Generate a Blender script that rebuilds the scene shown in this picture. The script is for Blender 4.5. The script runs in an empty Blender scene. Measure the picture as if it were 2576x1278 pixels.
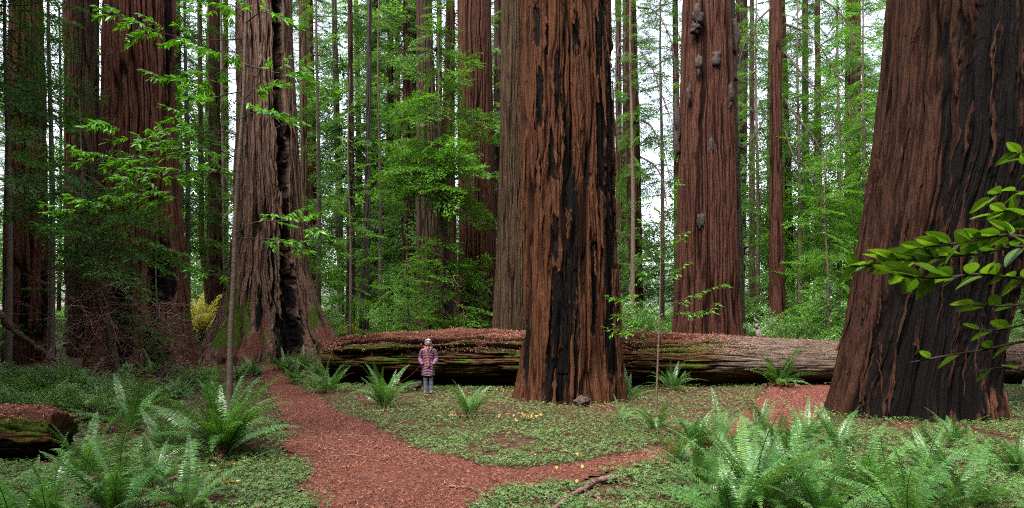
import bpy, math
import numpy as np
from mathutils import Vector
sc = bpy.context.scene
R = math.radians
rng = np.random.default_rng(7)

# ------------------------------------------------------------------ camera, sky, sun, exposure
F = 1680.0; CX = 1288.0; HY = 825.0; CH = 2.0          # focal length and horizon in units of a 2576 px wide picture
cd = bpy.data.cameras.new('camera'); cam = bpy.data.objects.new('camera', cd); sc.collection.objects.link(cam)
cam.location = (0, 0, CH); cam.rotation_euler = (R(90), 0, 0)
cd.sensor_width = 36; cd.lens = F / 2576 * 36; cd.shift_y = (HY - 639) / 2576
cd.clip_start = 0.05; cd.clip_end = 2000
cd.dof.use_dof = True; cd.dof.focus_distance = 19; cd.dof.aperture_fstop = 8
sc.camera = cam
w = bpy.data.worlds.new('World'); sc.world = w; w.use_nodes = True
nt = w.node_tree; nt.nodes.clear()
sky = nt.nodes.new('ShaderNodeTexSky'); sky.sky_type = 'NISHITA'; sky.sun_disc = False
SUN_EL, SUN_AZ = R(58), R(-150)
sky.sun_elevation = SUN_EL; sky.sun_rotation = SUN_AZ; sky.air_density = 1.0; sky.dust_density = 4.0; sky.ozone_density = 1.0
hs = nt.nodes.new('ShaderNodeHueSaturation'); hs.inputs['Saturation'].default_value = 0.40
bg = nt.nodes.new('ShaderNodeBackground'); bg.inputs['Strength'].default_value = 0.15
ow = nt.nodes.new('ShaderNodeOutputWorld')
nt.links.new(sky.outputs[0], hs.inputs['Color']); nt.links.new(hs.outputs[0], bg.inputs[0]); nt.links.new(bg.outputs[0], ow.inputs[0])
sl = bpy.data.lights.new('sun', 'SUN'); sl.energy = 1.3; sl.angle = R(14); sl.color = (1, .96, .9)
so = bpy.data.objects.new('sun', sl); sc.collection.objects.link(so)
so.rotation_euler = (R(90) - SUN_EL, 0, R(180) - SUN_AZ)
sc.view_settings.view_transform = 'Standard'; sc.view_settings.look = 'None'
sc.view_settings.exposure = 2.4; sc.view_settings.gamma = 1
sc.cycles.max_bounces = 6; sc.cycles.diffuse_bounces = 3; sc.cycles.glossy_bounces = 2; sc.cycles.transmission_bounces = 4
sc.cycles.use_denoising = False; sc.cycles.use_adaptive_sampling = False; sc.cycles.pixel_filter_type = 'BLACKMAN_HARRIS'; sc.cycles.filter_width = 1.1
sc.cycles.sample_clamp_indirect = 1.0; sc.cycles.sample_clamp_direct = 4

# ------------------------------------------------------------------ helpers
COL = sc.collection
def ss(a, b, x): t = np.clip((x - a) / (b - a), 0, 1); return t * t * (3 - 2 * t)
def vn(u, v, nu, seed, per=True):
    """value noise: u periodic over [0,1) with nu cells, v in cells"""
    g = np.random.default_rng(seed).random((257, nu))
    x = np.asarray(u) * nu; y = np.asarray(v) + 1000.0
    xi = np.floor(x).astype(int); yi = np.floor(y).astype(int)
    fx = x - xi; fy = y - yi; fx = fx * fx * (3 - 2 * fx); fy = fy * fy * (3 - 2 * fy)
    x0 = xi % nu; x1 = (xi + 1) % nu; y0 = yi % 257; y1 = (yi + 1) % 257
    return (g[y0, x0] * (1 - fx) + g[y0, x1] * fx) * (1 - fy) + (g[y1, x0] * (1 - fx) + g[y1, x1] * fx) * fy
def n2(x, y, s, seed): return vn(np.asarray(x) / s / 64.0, np.asarray(y) / s, 64, seed)

def terrain(x, y):
    x = np.asarray(x, float); y = np.asarray(y, float)
    z = 1.3 * ss(24, 40, y) + 0.5 * ss(60, 140, y) + 12 * ss(150, 420, y)
    z = z + .5 * np.exp(-((x + 11) / 5) ** 2 - ((y - 31) / 5) ** 2)
    z = z + .05 * (n2(x, y, 1.7, 11) - .5) * 2 + .10 * (n2(x, y, 5, 12) - .5) * ss(8, 12, y) * 2
    z = z + .16 * np.exp(-((x - 1.6) / 2.6) ** 2 - ((y - 15.5) / 2.6) ** 2)
    return z
def at(px, py, Y):
    return np.array([(px - CX) / F * Y, Y, CH - (py - HY) / F * Y])
def gnd(px, py):
    Y = 15.0
    for _ in range(60):
        z = float(terrain((px - CX) / F * Y, Y)); Y = .5 * Y + .5 * min(200, (CH - z) * F / max(py - HY, 4))
    x = (px - CX) / F * Y
    return np.array([x, Y, float(terrain(x, Y))])

def mk(name, V, faces, mats, parent=None, smooth=False, attrs=None, fmat=None, loc=None):
    """faces: an (m,k) array or a list of such arrays"""
    if not isinstance(faces, list): faces = [faces]
    faces = [f for f in faces if len(f)]
    V = np.ascontiguousarray(V, dtype=np.float32)
    if loc is not None: V = V - np.asarray(loc, np.float32)
    me = bpy.data.meshes.new(name)
    me.vertices.add(len(V)); me.vertices.foreach_set('co', V.ravel())
    li = np.concatenate([f.ravel() for f in faces]).astype(np.int32)
    tot = np.concatenate([np.full(len(f), f.shape[1]) for f in faces])
    st = np.concatenate([[0], np.cumsum(tot)[:-1]]).astype(np.int32)
    me.loops.add(len(li)); me.loops.foreach_set('vertex_index', li)
    me.polygons.add(len(tot)); me.polygons.foreach_set('loop_start', st)
    if not isinstance(mats, (list, tuple)): mats = [mats]
    for m in mats: me.materials.append(m)
    if fmat is not None: me.polygons.foreach_set('material_index', np.asarray(fmat, np.int32))
    me.polygons.foreach_set('use_smooth', np.full(len(tot), smooth))
    me.update(calc_edges=True)
    for k, a in (attrs or {}).items():
        at_ = me.attributes.new(k, 'FLOAT', 'POINT'); at_.data.foreach_set('value', np.asarray(a, np.float32))
    o = bpy.data.objects.new(name, me); COL.objects.link(o)
    if parent is not None: o.parent = parent
    if loc is not None: o.location = [float(c) for c in loc]
    return o
def tag(o, label=None, cat=None, group=None, kind=None):
    if label: o['label'] = label
    if cat: o['category'] = cat
    if group: o['group'] = group
    if kind: o['kind'] = kind
    return o
def empty(name, loc, label=None, cat=None, group=None, rz=0):
    o = bpy.data.objects.new(name, None); COL.objects.link(o); o.location = [float(c) for c in loc]
    o.rotation_euler = (0, 0, rz); o.empty_display_size = .1
    return tag(o, label, cat, group)
def child(name, data, parent, loc=(0, 0, 0), rot=(0, 0, 0), s=1.0):
    o = bpy.data.objects.new(name, data); COL.objects.link(o); o.parent = parent
    o.location = loc; o.rotation_euler = rot; o.scale = (s, s, s) if np.isscalar(s) else s
    return o

class MB:
    def __init__(s): s.V = []; s.T = []; s.Q = []; s.n = 0; s.tm = []; s.qm = []
    def add(s, V, Fc, m=0):
        V = np.asarray(V, float); Fc = np.asarray(Fc)
        if Fc.shape[1] == 4: s.Q.append(Fc + s.n); s.qm += [m] * len(Fc)
        else: s.T.append(Fc + s.n); s.tm += [m] * len(Fc)
        s.V.append(V); s.n += len(V); return s
    def merge(s, o):
        for V in o.V: s.V.append(V)
        for f in o.T: s.T.append(f + s.n)
        for f in o.Q: s.Q.append(f + s.n)
        s.tm += o.tm; s.qm += o.qm; s.n += o.n; return s
    def build(s, name, mats, parent=None, smooth=False, loc=None):
        fs = ([np.concatenate(s.T)] if s.T else []) + ([np.concatenate(s.Q)] if s.Q else [])
        return mk(name, np.concatenate(s.V), fs, mats, parent, smooth, None, s.tm + s.qm, loc)

def frames(P):
    P = np.asarray(P, float); T = np.gradient(P, axis=0); T /= np.linalg.norm(T, axis=1, keepdims=True) + 1e-9
    up = np.array([0, 0, 1.]) if abs(T[0][2]) < .8 else np.array([1., 0, 0])
    N = []; n = np.cross(T[0], up); n /= np.linalg.norm(n)
    for t in T:
        n = n - t * np.dot(n, t); n /= np.linalg.norm(n) + 1e-9; N.append(n)
    N = np.array(N); return T, N, np.cross(T, N)
def smoothpath(P, k=5):
    P = np.asarray(P, float); n = len(P); t = np.linspace(0, n - 1, (n - 1) * k + 1)
    i = np.clip(np.floor(t).astype(int), 0, n - 2); f = (t - i)[:, None]
    g = lambda j: P[np.clip(j, 0, n - 1)]
    a, b, c, d = g(i - 1), g(i), g(i + 1), g(i + 2)
    return .5 * (2 * b + (c - a) * f + (2 * a - 5 * b + 4 * c - d) * f ** 2 + (3 * b - a - 3 * c + d) * f ** 3)
def tube(P, r, k=6, cap=True, sq=None):
    P = np.asarray(P, float); n = len(P); r = np.broadcast_to(np.asarray(r, float), (n,))
    T, N, B = frames(P); a = np.linspace(0, 2 * np.pi, k, endpoint=False)
    ring = np.cos(a)[None, :, None] * N[:, None, :] + np.sin(a)[None, :, None] * B[:, None, :]
    V = (P[:, None, :] + ring * r[:, None, None]).reshape(-1, 3)
    i = np.arange(n - 1)[:, None] * k; j = np.arange(k)[None, :]; j2 = (j + 1) % k
    Q = np.stack([i + j, i + j2, i + k + j2, i + k + j], -1).reshape(-1, 4)
    return V, Q
def rot_zyx(az, el, roll):
    """matrices that take +x to azimuth az, elevation el, rolled about the axis"""
    ca, sa, ce, se, cr, sr = np.cos(az), np.sin(az), np.cos(el), np.sin(el), np.cos(roll), np.sin(roll)
    x = np.stack([ca * ce, sa * ce, se], -1); y0 = np.stack([-sa, ca, 0 * ca], -1); z0 = np.cross(x, y0)
    y = y0 * cr[..., None] + z0 * sr[..., None]; z = -y0 * sr[..., None] + z0 * cr[..., None]
    return np.stack([x, y, z], -1)            # columns
def inst(V, Fc, pos, M, s):
    n = len(pos); s = np.broadcast_to(np.asarray(s, float), (n,))
    W = np.einsum('nij,kj->nki', M, V) * s[:, None, None] + pos[:, None, :]
    FF = (Fc[None] + (np.arange(n) * len(V))[:, None, None]).reshape(-1, Fc.shape[1])
    return W.reshape(-1, 3), FF

# ------------------------------------------------------------------ materials
def newmat(name):
    m = bpy.data.materials.new(name); m.use_nodes = True; t = m.node_tree; t.nodes.clear()
    out = t.nodes.new('ShaderNodeOutputMaterial'); p = t.nodes.new('ShaderNodeBsdfPrincipled')
    t.links.new(p.outputs[0], out.inputs[0]); return m, t, p, out
def ramp(t, cols, pos=None, interp='LINEAR'):
    r = t.nodes.new('ShaderNodeValToRGB'); r.color_ramp.interpolation = interp
    pos = pos or [i / (len(cols) - 1) for i in range(len(cols))]
    e = r.color_ramp.elements
    while len(e) < len(cols): e.new(.5)
    for i, (c, p) in enumerate(zip(cols, pos)): e[i].position = p; e[i].color = (*c, 1)
    return r
def noise(t, scale, detail=4, mapping=None, vec='Object', rough=.6):
    tc = t.nodes.new('ShaderNodeTexCoord'); n = t.nodes.new('ShaderNodeTexNoise')
    n.inputs['Scale'].default_value = scale; n.inputs['Detail'].default_value = detail; n.inputs['Roughness'].default_value = rough
    if mapping:
        mp = t.nodes.new('ShaderNodeMapping'); mp.inputs['Scale'].default_value = mapping
        t.links.new(tc.outputs[vec], mp.inputs[0]); t.links.new(mp.outputs[0], n.inputs[0])
    else: t.links.new(tc.outputs[vec], n.inputs[0])
    return n
def mixc(t, fac, a, b, mode='MIX'):
    m = t.nodes.new('ShaderNodeMix'); m.data_type = 'RGBA'; m.blend_type = mode
    for s, v in ((0, fac), (6, a), (7, b)):
        if hasattr(v, 'links'): t.links.new(v, m.inputs[s])
        elif isinstance(v, tuple): m.inputs[s].default_value = (*v, 1)
        else: m.inputs[s].default_value = v
    return m.outputs[2]
def attr(t, n):
    a = t.nodes.new('ShaderNodeAttribute'); a.attribute_name = n; return a.outputs['Fac']
def mathn(t, op, a, b=None, c=None):
    m = t.nodes.new('ShaderNodeMath'); m.operation = op; m.use_clamp = True
    for i, v in enumerate((a, b, c)):
        if v is None: continue
        if hasattr(v, 'links'): t.links.new(v, m.inputs[i])
        else: m.inputs[i].default_value = v
    return m.outputs[0]
def leafmat(name, cols, rough=.45, trans=.35, spec=.5, objvar=.25, big=None, trcol=1.0):
    m, t, p, out = newmat(name)
    g = t.nodes.new('ShaderNodeNewGeometry'); oi = t.nodes.new('ShaderNodeObjectInfo')
    f = mathn(t, 'MULTIPLY_ADD', oi.outputs['Random'], objvar, mathn(t, 'MULTIPLY', g.outputs['Random Per Island'], 1 - objvar))
    r = ramp(t, cols); t.links.new(f, r.inputs[0]); c = r.outputs[0]
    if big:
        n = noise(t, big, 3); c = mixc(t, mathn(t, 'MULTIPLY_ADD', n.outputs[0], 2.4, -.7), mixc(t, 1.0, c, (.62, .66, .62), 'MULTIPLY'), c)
    t.links.new(c, p.inputs['Base Color']); p.inputs['Roughness'].default_value = rough; p.inputs['Specular IOR Level'].default_value = spec
    tr = t.nodes.new('ShaderNodeBsdfTranslucent'); mx = t.nodes.new('ShaderNodeMixShader'); mx.inputs[0].default_value = trans
    t.links.new(mixc(t, 1.0, c, (1.25 * trcol, 1.2 * trcol, .5 * trcol), 'MULTIPLY'), tr.inputs[0])
    t.links.new(p.outputs[0], mx.inputs[1]); t.links.new(tr.outputs[0], mx.inputs[2]); t.links.new(mx.outputs[0], out.inputs[0])
    return m
def barkmat(name, cols, groove, rough=.85, grain=14, bump=.6, stretch=.06, gfac=.9, k=.5, ax='z'):
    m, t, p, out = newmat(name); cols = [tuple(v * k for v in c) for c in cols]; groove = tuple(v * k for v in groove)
    mp_ = (lambda q: (1, 1, q)) if ax == 'z' else (lambda q: (q, 1, 1))
    n1 = noise(t, grain, 7, mp_(stretch), rough=.72); n2_ = noise(t, 1.3, 3, mp_(.25)); n4 = noise(t, grain * 3.2, 4, mp_(stretch * .6), rough=.7)
    f = mathn(t, 'MULTIPLY_ADD', n1.outputs[0], 1.3, mathn(t, 'MULTIPLY_ADD', n2_.outputs[0], .8, -.55))
    r = ramp(t, cols, [.33 + .36 * i / (len(cols) - 1) for i in range(len(cols))]); t.links.new(f, r.inputs[0]); c = r.outputs[0]
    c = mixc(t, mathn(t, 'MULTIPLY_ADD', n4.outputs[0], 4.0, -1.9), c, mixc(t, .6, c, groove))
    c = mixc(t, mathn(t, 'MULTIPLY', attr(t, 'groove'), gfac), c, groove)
    moss = mixc(t, noise(t, 22, 4).outputs[0], (.014, .028, .004), (.075, .11, .014))
    c = mixc(t, attr(t, 'moss'), c, moss)
    duff = mixc(t, noise(t, 30, 4).outputs[0], (.035, .012, .008), (.17, .07, .048))
    c = mixc(t, attr(t, 'duff'), c, duff)
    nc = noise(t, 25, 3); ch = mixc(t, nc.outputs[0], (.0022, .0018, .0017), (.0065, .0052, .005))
    c = mixc(t, attr(t, 'char'), c, ch)  # charring on the trunks, painted shade on the two logs
    t.links.new(c, p.inputs['Base Color'])
    ro = mathn(t, 'MULTIPLY_ADD', attr(t, 'char'), -.2, rough); t.links.new(ro, p.inputs['Roughness'])
    p.inputs['Specular IOR Level'].default_value = .06
    b = t.nodes.new('ShaderNodeBump'); b.inputs['Strength'].default_value = min(1, bump * 1.6); b.inputs['Distance'].default_value = .06
    nb = noise(t, grain * 2.2, 6, mp_(stretch * 1.2), rough=.7); t.links.new(nb.outputs[0], b.inputs['Height']); t.links.new(b.outputs[0], p.inputs['Normal'])
    return m
def plain(name, c1, c2=None, scale=20, rough=.8, bump=0, mapping=None):
    m, t, p, out = newmat(name)
    if c2:
        n = noise(t, scale, 5, mapping); r = ramp(t, [c1, c2], [.35, .65]); t.links.new(n.outputs[0], r.inputs[0]); t.links.new(r.outputs[0], p.inputs['Base Color'])
        if bump:
            b = t.nodes.new('ShaderNodeBump'); b.inputs['Strength'].default_value = bump; b.inputs['Distance'].default_value = .02
            t.links.new(n.outputs[0], b.inputs['Height']); t.links.new(b.outputs[0], p.inputs['Normal'])
    else: p.inputs['Base Color'].default_value = (*c1, 1)
    p.inputs['Roughness'].default_value = rough; p.inputs['Specular IOR Level'].default_value = .3
    return m

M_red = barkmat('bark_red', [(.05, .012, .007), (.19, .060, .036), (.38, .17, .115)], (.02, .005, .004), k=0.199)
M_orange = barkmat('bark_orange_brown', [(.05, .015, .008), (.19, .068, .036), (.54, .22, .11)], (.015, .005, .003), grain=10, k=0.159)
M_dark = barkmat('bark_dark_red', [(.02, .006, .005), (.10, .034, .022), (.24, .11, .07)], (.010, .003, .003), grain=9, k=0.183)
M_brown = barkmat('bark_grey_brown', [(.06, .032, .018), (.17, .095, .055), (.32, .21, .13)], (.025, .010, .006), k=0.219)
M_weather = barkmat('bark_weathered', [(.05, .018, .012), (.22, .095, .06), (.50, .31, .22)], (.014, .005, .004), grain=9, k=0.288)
M_dark_lift = barkmat('bark_dark_red_lifted', [(.03, .009, .007), (.14, .045, .028), (.30, .13, .08)], (.012, .004, .003), grain=9, k=0.425)  # dark red bark brightened to offset the weaker light at left
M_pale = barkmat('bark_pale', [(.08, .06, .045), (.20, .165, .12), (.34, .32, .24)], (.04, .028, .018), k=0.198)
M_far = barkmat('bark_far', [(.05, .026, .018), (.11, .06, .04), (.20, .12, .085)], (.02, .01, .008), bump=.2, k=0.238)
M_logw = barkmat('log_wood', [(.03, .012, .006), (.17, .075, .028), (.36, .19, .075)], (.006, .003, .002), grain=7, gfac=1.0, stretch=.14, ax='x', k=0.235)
M_twig = plain('twig', (.018, .010, .008), (.05, .032, .025), 12)
M_deadtwig = plain('dead_twig', (.10, .045, .035), (.24, .14, .11), 9)
M_stem = plain('smooth_stem', (.05, .035, .024), (.13, .095, .065), 14, mapping=(1, 1, 3))
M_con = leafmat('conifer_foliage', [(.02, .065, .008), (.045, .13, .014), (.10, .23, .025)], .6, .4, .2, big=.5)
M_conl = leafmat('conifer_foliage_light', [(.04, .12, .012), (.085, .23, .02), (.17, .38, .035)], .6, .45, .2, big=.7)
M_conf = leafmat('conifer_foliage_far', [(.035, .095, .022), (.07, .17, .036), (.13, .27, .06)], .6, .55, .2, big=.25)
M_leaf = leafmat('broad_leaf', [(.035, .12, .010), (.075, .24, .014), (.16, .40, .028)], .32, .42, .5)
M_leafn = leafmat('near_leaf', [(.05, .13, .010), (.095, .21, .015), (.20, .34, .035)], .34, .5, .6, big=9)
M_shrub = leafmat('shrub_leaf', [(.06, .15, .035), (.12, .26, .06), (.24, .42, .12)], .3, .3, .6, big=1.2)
M_fern = leafmat('fern_leaf', [(.028, .10, .02), (.062, .19, .036), (.15, .31, .06)], .38, .35, .6, objvar=.5)
M_fernd = leafmat('fern_dead', [(.14, .05, .025), (.26, .11, .055), (.38, .19, .10)], .8, .15, .2)
M_sorrel = leafmat('sorrel_leaf', [(.04, .09, .025), (.085, .17, .045), (.18, .27, .075)], .5, .25, .4, big=.6)
M_yellow = leafmat('yellow_leaf', [(.30, .18, .05), (.42, .32, .12), (.46, .34, .20)], .6, .3, .3)
M_litter = leafmat('redwood_litter', [(.028, .010, .007), (.10, .035, .025), (.19, .072, .05), (.31, .135, .10), (.46, .26, .20)], .8, .05, .2)
M_moss = leafmat('moss', [(.05, .09, .01), (.12, .18, .02), (.22, .28, .04)], .8, .2, .2)

def groundmat(name, c, moss=True):
    m, t, p, out = newmat(name)
    n1 = noise(t, 9, 8, None, 'Object', .75); n2_ = noise(t, 60, 5, None, 'Object', .8)
    f = mathn(t, 'MULTIPLY_ADD', n1.outputs[0], .5, mathn(t, 'MULTIPLY', n2_.outputs[0], .5))
    r = ramp(t, c, [.32 + .36 * i / (len(c) - 1) for i in range(len(c))]); t.links.new(f, r.inputs[0]); cc = r.outputs[0]
    if moss:
        n3 = noise(t, 1.1, 5); cc = mixc(t, mathn(t, 'MULTIPLY_ADD', n3.outputs[0], 3.0, -1.35), cc, (.035, .07, .015))
    t.links.new(cc, p.inputs['Base Color']); p.inputs['Roughness'].default_value = .9; p.inputs['Specular IOR Level'].default_value = .2
    b = t.nodes.new('ShaderNodeBump'); b.inputs['Strength'].default_value = .8; b.inputs['Distance'].default_value = .03
    t.links.new(f, b.inputs['Height']); t.links.new(b.outputs[0], p.inputs['Normal']); return m
M_ground = groundmat('forest_soil', [(.012, .006, .004), (.05, .020, .012), (.12, .05, .03)])
M_path = groundmat('path_litter', [(.03, .010, .007), (.10, .032, .02), (.20, .07, .045)], False)

# ------------------------------------------------------------------ ground and path
def inpoly(x, y, P):
    P = np.asarray(P); c = np.zeros(np.shape(x), bool); n = len(P); j = n - 1
    for i in range(n):
        xi, yi = P[i]; xj, yj = P[j]
        cond = ((yi > y) != (yj > y)) & (x < (xj - xi) * (y - yi) / (yj - yi + 1e-12) + xi); c ^= cond; j = i
    return c
def g0(px, py): Y = CH * F / (py - HY); return ((px - CX) / F * Y, Y)
main_poly = [g0(*p) for p in [(560, 925), (655, 948), (675, 985), (700, 1030), (712, 1070), (705, 1105), (738, 1150), (762, 1200), (788, 1278), (760, 2600),
    (1330, 2600), (1215, 1278), (1225, 1245), (1290, 1222), (1380, 1208), (1500, 1190), (1640, 1162), (1750, 1142), (1850, 1116), (1960, 1082), (2090, 1055),
    (2110, 975), (1960, 966), (1915, 990), (1880, 1025), (1840, 1060), (1780, 1090), (1690, 1112), (1560, 1137), (1430, 1160), (1300, 1166), (1200, 1158), (1080, 1133), (985, 1090),
    (900, 1048), (800, 1008), (745, 972), (700, 945), (600, 915)]]
def onpath(x, y):
    xx = x + .28 * (n2(x, y, .8, 21) - .5) + .14 * (n2(x, y, .25, 22) - .5); yy = y + .3 * (n2(x, y, .8, 23) - .5) + .14 * (n2(x, y, .25, 24) - .5)
    return inpoly(xx, yy, main_poly)
xs = np.concatenate([-np.geomspace(22, 600, 30)[::-1], np.arange(-21.9, 22, .14), np.geomspace(22.1, 600, 30)])
ys = np.concatenate([-np.geomspace(1, 300, 15)[::-1], np.arange(0, 34, .14), np.geomspace(34.2, 900, 60)])
X, Y = np.meshgrid(xs, ys); Z = terrain(X, Y) + .025 * (n2(X, Y, .3, 31) - .5) * (Y < 34) - .03 * onpath(X, Y)
nx, ny = len(xs), len(ys)
i = np.arange(ny - 1)[:, None] * nx; j = np.arange(nx - 1)[None]
Q = np.stack([i + j, i + j + 1, i + nx + j + 1, i + nx + j], -1).reshape(-1, 4)
tag(mk('ground', np.stack([X, Y, Z], -1).reshape(-1, 3), Q, M_ground, smooth=True), kind='structure')
px_ = np.arange(-13, 13, .09); py_ = np.arange(1.0, 28, .09)
X, Y = np.meshgrid(px_, py_); Z = terrain(X, Y) + .012 + .03 * (n2(X, Y, .22, 33) - .5)
nx, ny = len(px_), len(py_); i = np.arange(ny - 1)[:, None] * nx; j = np.arange(nx - 1)[None]
Q = np.stack([i + j, i + j + 1, i + nx + j + 1, i + nx + j], -1).reshape(-1, 4)
keep = onpath(X[:-1, :-1] + .045, Y[:-1, :-1] + .045).ravel(); Q = Q[keep]
u_, inv = np.unique(Q, return_inverse=True)
tag(mk('path', np.stack([X, Y, Z], -1).reshape(-1, 3)[u_], inv.reshape(-1, 4), M_path, smooth=True), kind='structure')

# ------------------------------------------------------------------ redwood trunks
def proj(V): return CX + V[:, 0] / V[:, 1] * F, HY - (V[:, 2] - CH) / V[:, 1] * F
def trunk(prof, Yc, mat, seed, parent, nu=240, nz=220, furrow=.05, cells=34, plates=0.0, lobes=0, lobeamp=0, char=None, moss=None, duff=None, cleft=None,
          vstretch=1.1, name='trunk', ext=9, twist=0.0, wob=.04, front=.72, tilt=0):
    """prof: rows of (py, x_left, x_right) in picture units at depth Yc"""
    prof = np.array(sorted(prof, key=lambda r: -r[0]), float)
    zz = CH - (prof[:, 0] - HY) / F * Yc; cx = ((prof[:, 1] + prof[:, 2]) / 2 - CX) / F * Yc
    rr = (prof[:, 2] - prof[:, 1]) / 2 / F * Yc / np.sqrt(1 + (cx / Yc) ** 2)
    gz = float(terrain(cx[0], Yc)) - .25
    z = np.concatenate([np.linspace(min(gz, zz[0] - .1), zz[-1] + .5, nz), np.linspace(zz[-1] + 1, zz[-1] + ext, 8)])
    cxz = np.interp(z, zz, cx); rz = np.interp(z, zz, rr)
    k = .15 * nz / (z[nz - 1] - z[0]); k = max(3, int(k * 4) | 1); ker = np.hanning(k + 2)[1:-1]; ker /= ker.sum()
    sm = lambda a: np.convolve(np.pad(a, k // 2, mode='edge'), ker, 'valid'); cxz = sm(cxz); rz = sm(rz)
    top = z > zz[-1]; slope = (cx[-1] - cx[-2]) / (zz[-1] - zz[-2]); cxz[top] = cx[-1] + slope * (z[top] - zz[-1]); rz[top] = rr[-1] * (1 - .012 * (z[top] - zz[-1]))
    nf = int(nu * front); nb = nu - nf
    th0 = math.atan2(-Yc, -cx[0])      # direction towards the camera
    th = np.concatenate([np.linspace(-.55 * np.pi, .55 * np.pi, nf, endpoint=False), np.linspace(.55 * np.pi, 1.45 * np.pi, nb, endpoint=False)]) + th0
    TH, ZZ = np.meshgrid(th, z); U = (TH / (2 * np.pi)) % 1.0; V_ = ZZ
    Rm = np.repeat(rz[:, None], nu, 1)
    Uw = (U + .010 * (vn(U, V_ * .5, 10, seed) - .5) * 2 + .004 * (vn(U, V_ * 1.8, 30, seed + 1) - .5) * 2 + twist * V_ + tilt * np.sin(V_ * .5 + U * 6.28 * 3) * .004) % 1.0
    a = vn(Uw, V_ / vstretch * .35, cells, seed + 2); v1 = np.exp(-((2 * a - 1) / .13) ** 2); f1 = 1 - v1 - .35 * np.exp(-((2 * a - 1) / .5) ** 2)
    b = vn(Uw, V_ / vstretch * .9, int(cells * 2.3), seed + 3); v2 = np.exp(-((2 * b - 1) / .17) ** 2); f2 = 1 - v2
    c = vn(Uw, V_ * 3.0, int(cells * 5), seed + 4)
    big = vn(U, V_ * .25, 7, seed + 5) - .5
    low = ss(zz[0] + 3.5, zz[0], ZZ)
    d = furrow * (1.25 * (f1 - .7) + .6 * (f2 - .7) + .28 * (c - .5)) + wob * 2 * big * Rm
    if plates:
        pl = vn(Uw, V_ / 2.4, int(cells * .8), seed + 8); st = np.floor(pl * 4) / 4; d = d + plates * (st - .4)
    if lobes:
        lb = np.cos(U * 2 * np.pi * lobes + 2.2 * vn(U, V_ * .2, 5, seed + 6) * 2)
        d = d + lobeamp * (lb * .6 + 1.3 * (vn(U, V_ * .18, lobes, seed + 7) - .5)) * low ** 1.4 * Rm
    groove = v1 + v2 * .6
    cxm = np.repeat(cxz[:, None], nu, 1)
    P = np.stack([cxm + (Rm + d) * np.cos(TH), Yc + (Rm + d) * np.sin(TH), ZZ], -1).reshape(-1, 3)
    px, py = proj(P); frontm = (np.cos(TH - th0) > -.15).ravel()
    def mask(bl, s, edge=.5, amt=1.0):
        if not bl: return np.zeros(len(P))
        m = np.zeros(len(P))
        for (bx, by, wx, wy) in bl:
            m = np.maximum(m, np.clip(1.55 - np.sqrt(((px - bx) / wx) ** 2 + ((py - by) / wy) ** 4) * 1.0, 0, 1.2))
        n = vn(Uw, V_ * .6, 60, seed + s).ravel() * .40 + vn(Uw, V_ * 2.2, 150, seed + s + 1).ravel() * .35 + vn(Uw, V_ * 8.0, 380, seed + s + 2).ravel() * .25
        return ss(edge - .20, edge + .12, np.minimum(m, 1) * .75 + (n - .5) * 1.25) * frontm * amt * (m > 0.02)
    if cleft:
        m = mask(cleft, 40, .42); d = d - (m * .42 * np.minimum(Rm, 1.6).ravel()).reshape(d.shape)
        P = np.stack([cxm + (Rm + d) * np.cos(TH), Yc + (Rm + d) * np.sin(TH), ZZ], -1).reshape(-1, 3)
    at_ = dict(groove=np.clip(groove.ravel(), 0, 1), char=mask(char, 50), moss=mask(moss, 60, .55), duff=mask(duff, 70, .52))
    if char:  # charring eats into the bark
        dd = at_['char'] * furrow * .7; P[:, 0] -= dd * np.cos(TH).ravel(); P[:, 1] -= dd * np.sin(TH).ravel()
    n = len(z); i = np.arange(n - 1)[:, None] * nu; j = np.arange(nu)[None]; j2 = (j + 1) % nu
    Q = np.stack([i + j, i + j2, i + nu + j2, i + nu + j], -1).reshape(-1, 4)
    P -= np.array(parent.location)[None]
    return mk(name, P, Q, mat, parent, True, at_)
def tree_at(name, prof, Yc, label, cat='tree', group=None):
    lo = max(prof, key=lambda r: r[0]); x = ((lo[1] + lo[2]) / 2 - CX) / F * Yc
    return empty(name, (x, Yc, float(terrain(x, Yc))), label, cat, group)

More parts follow.
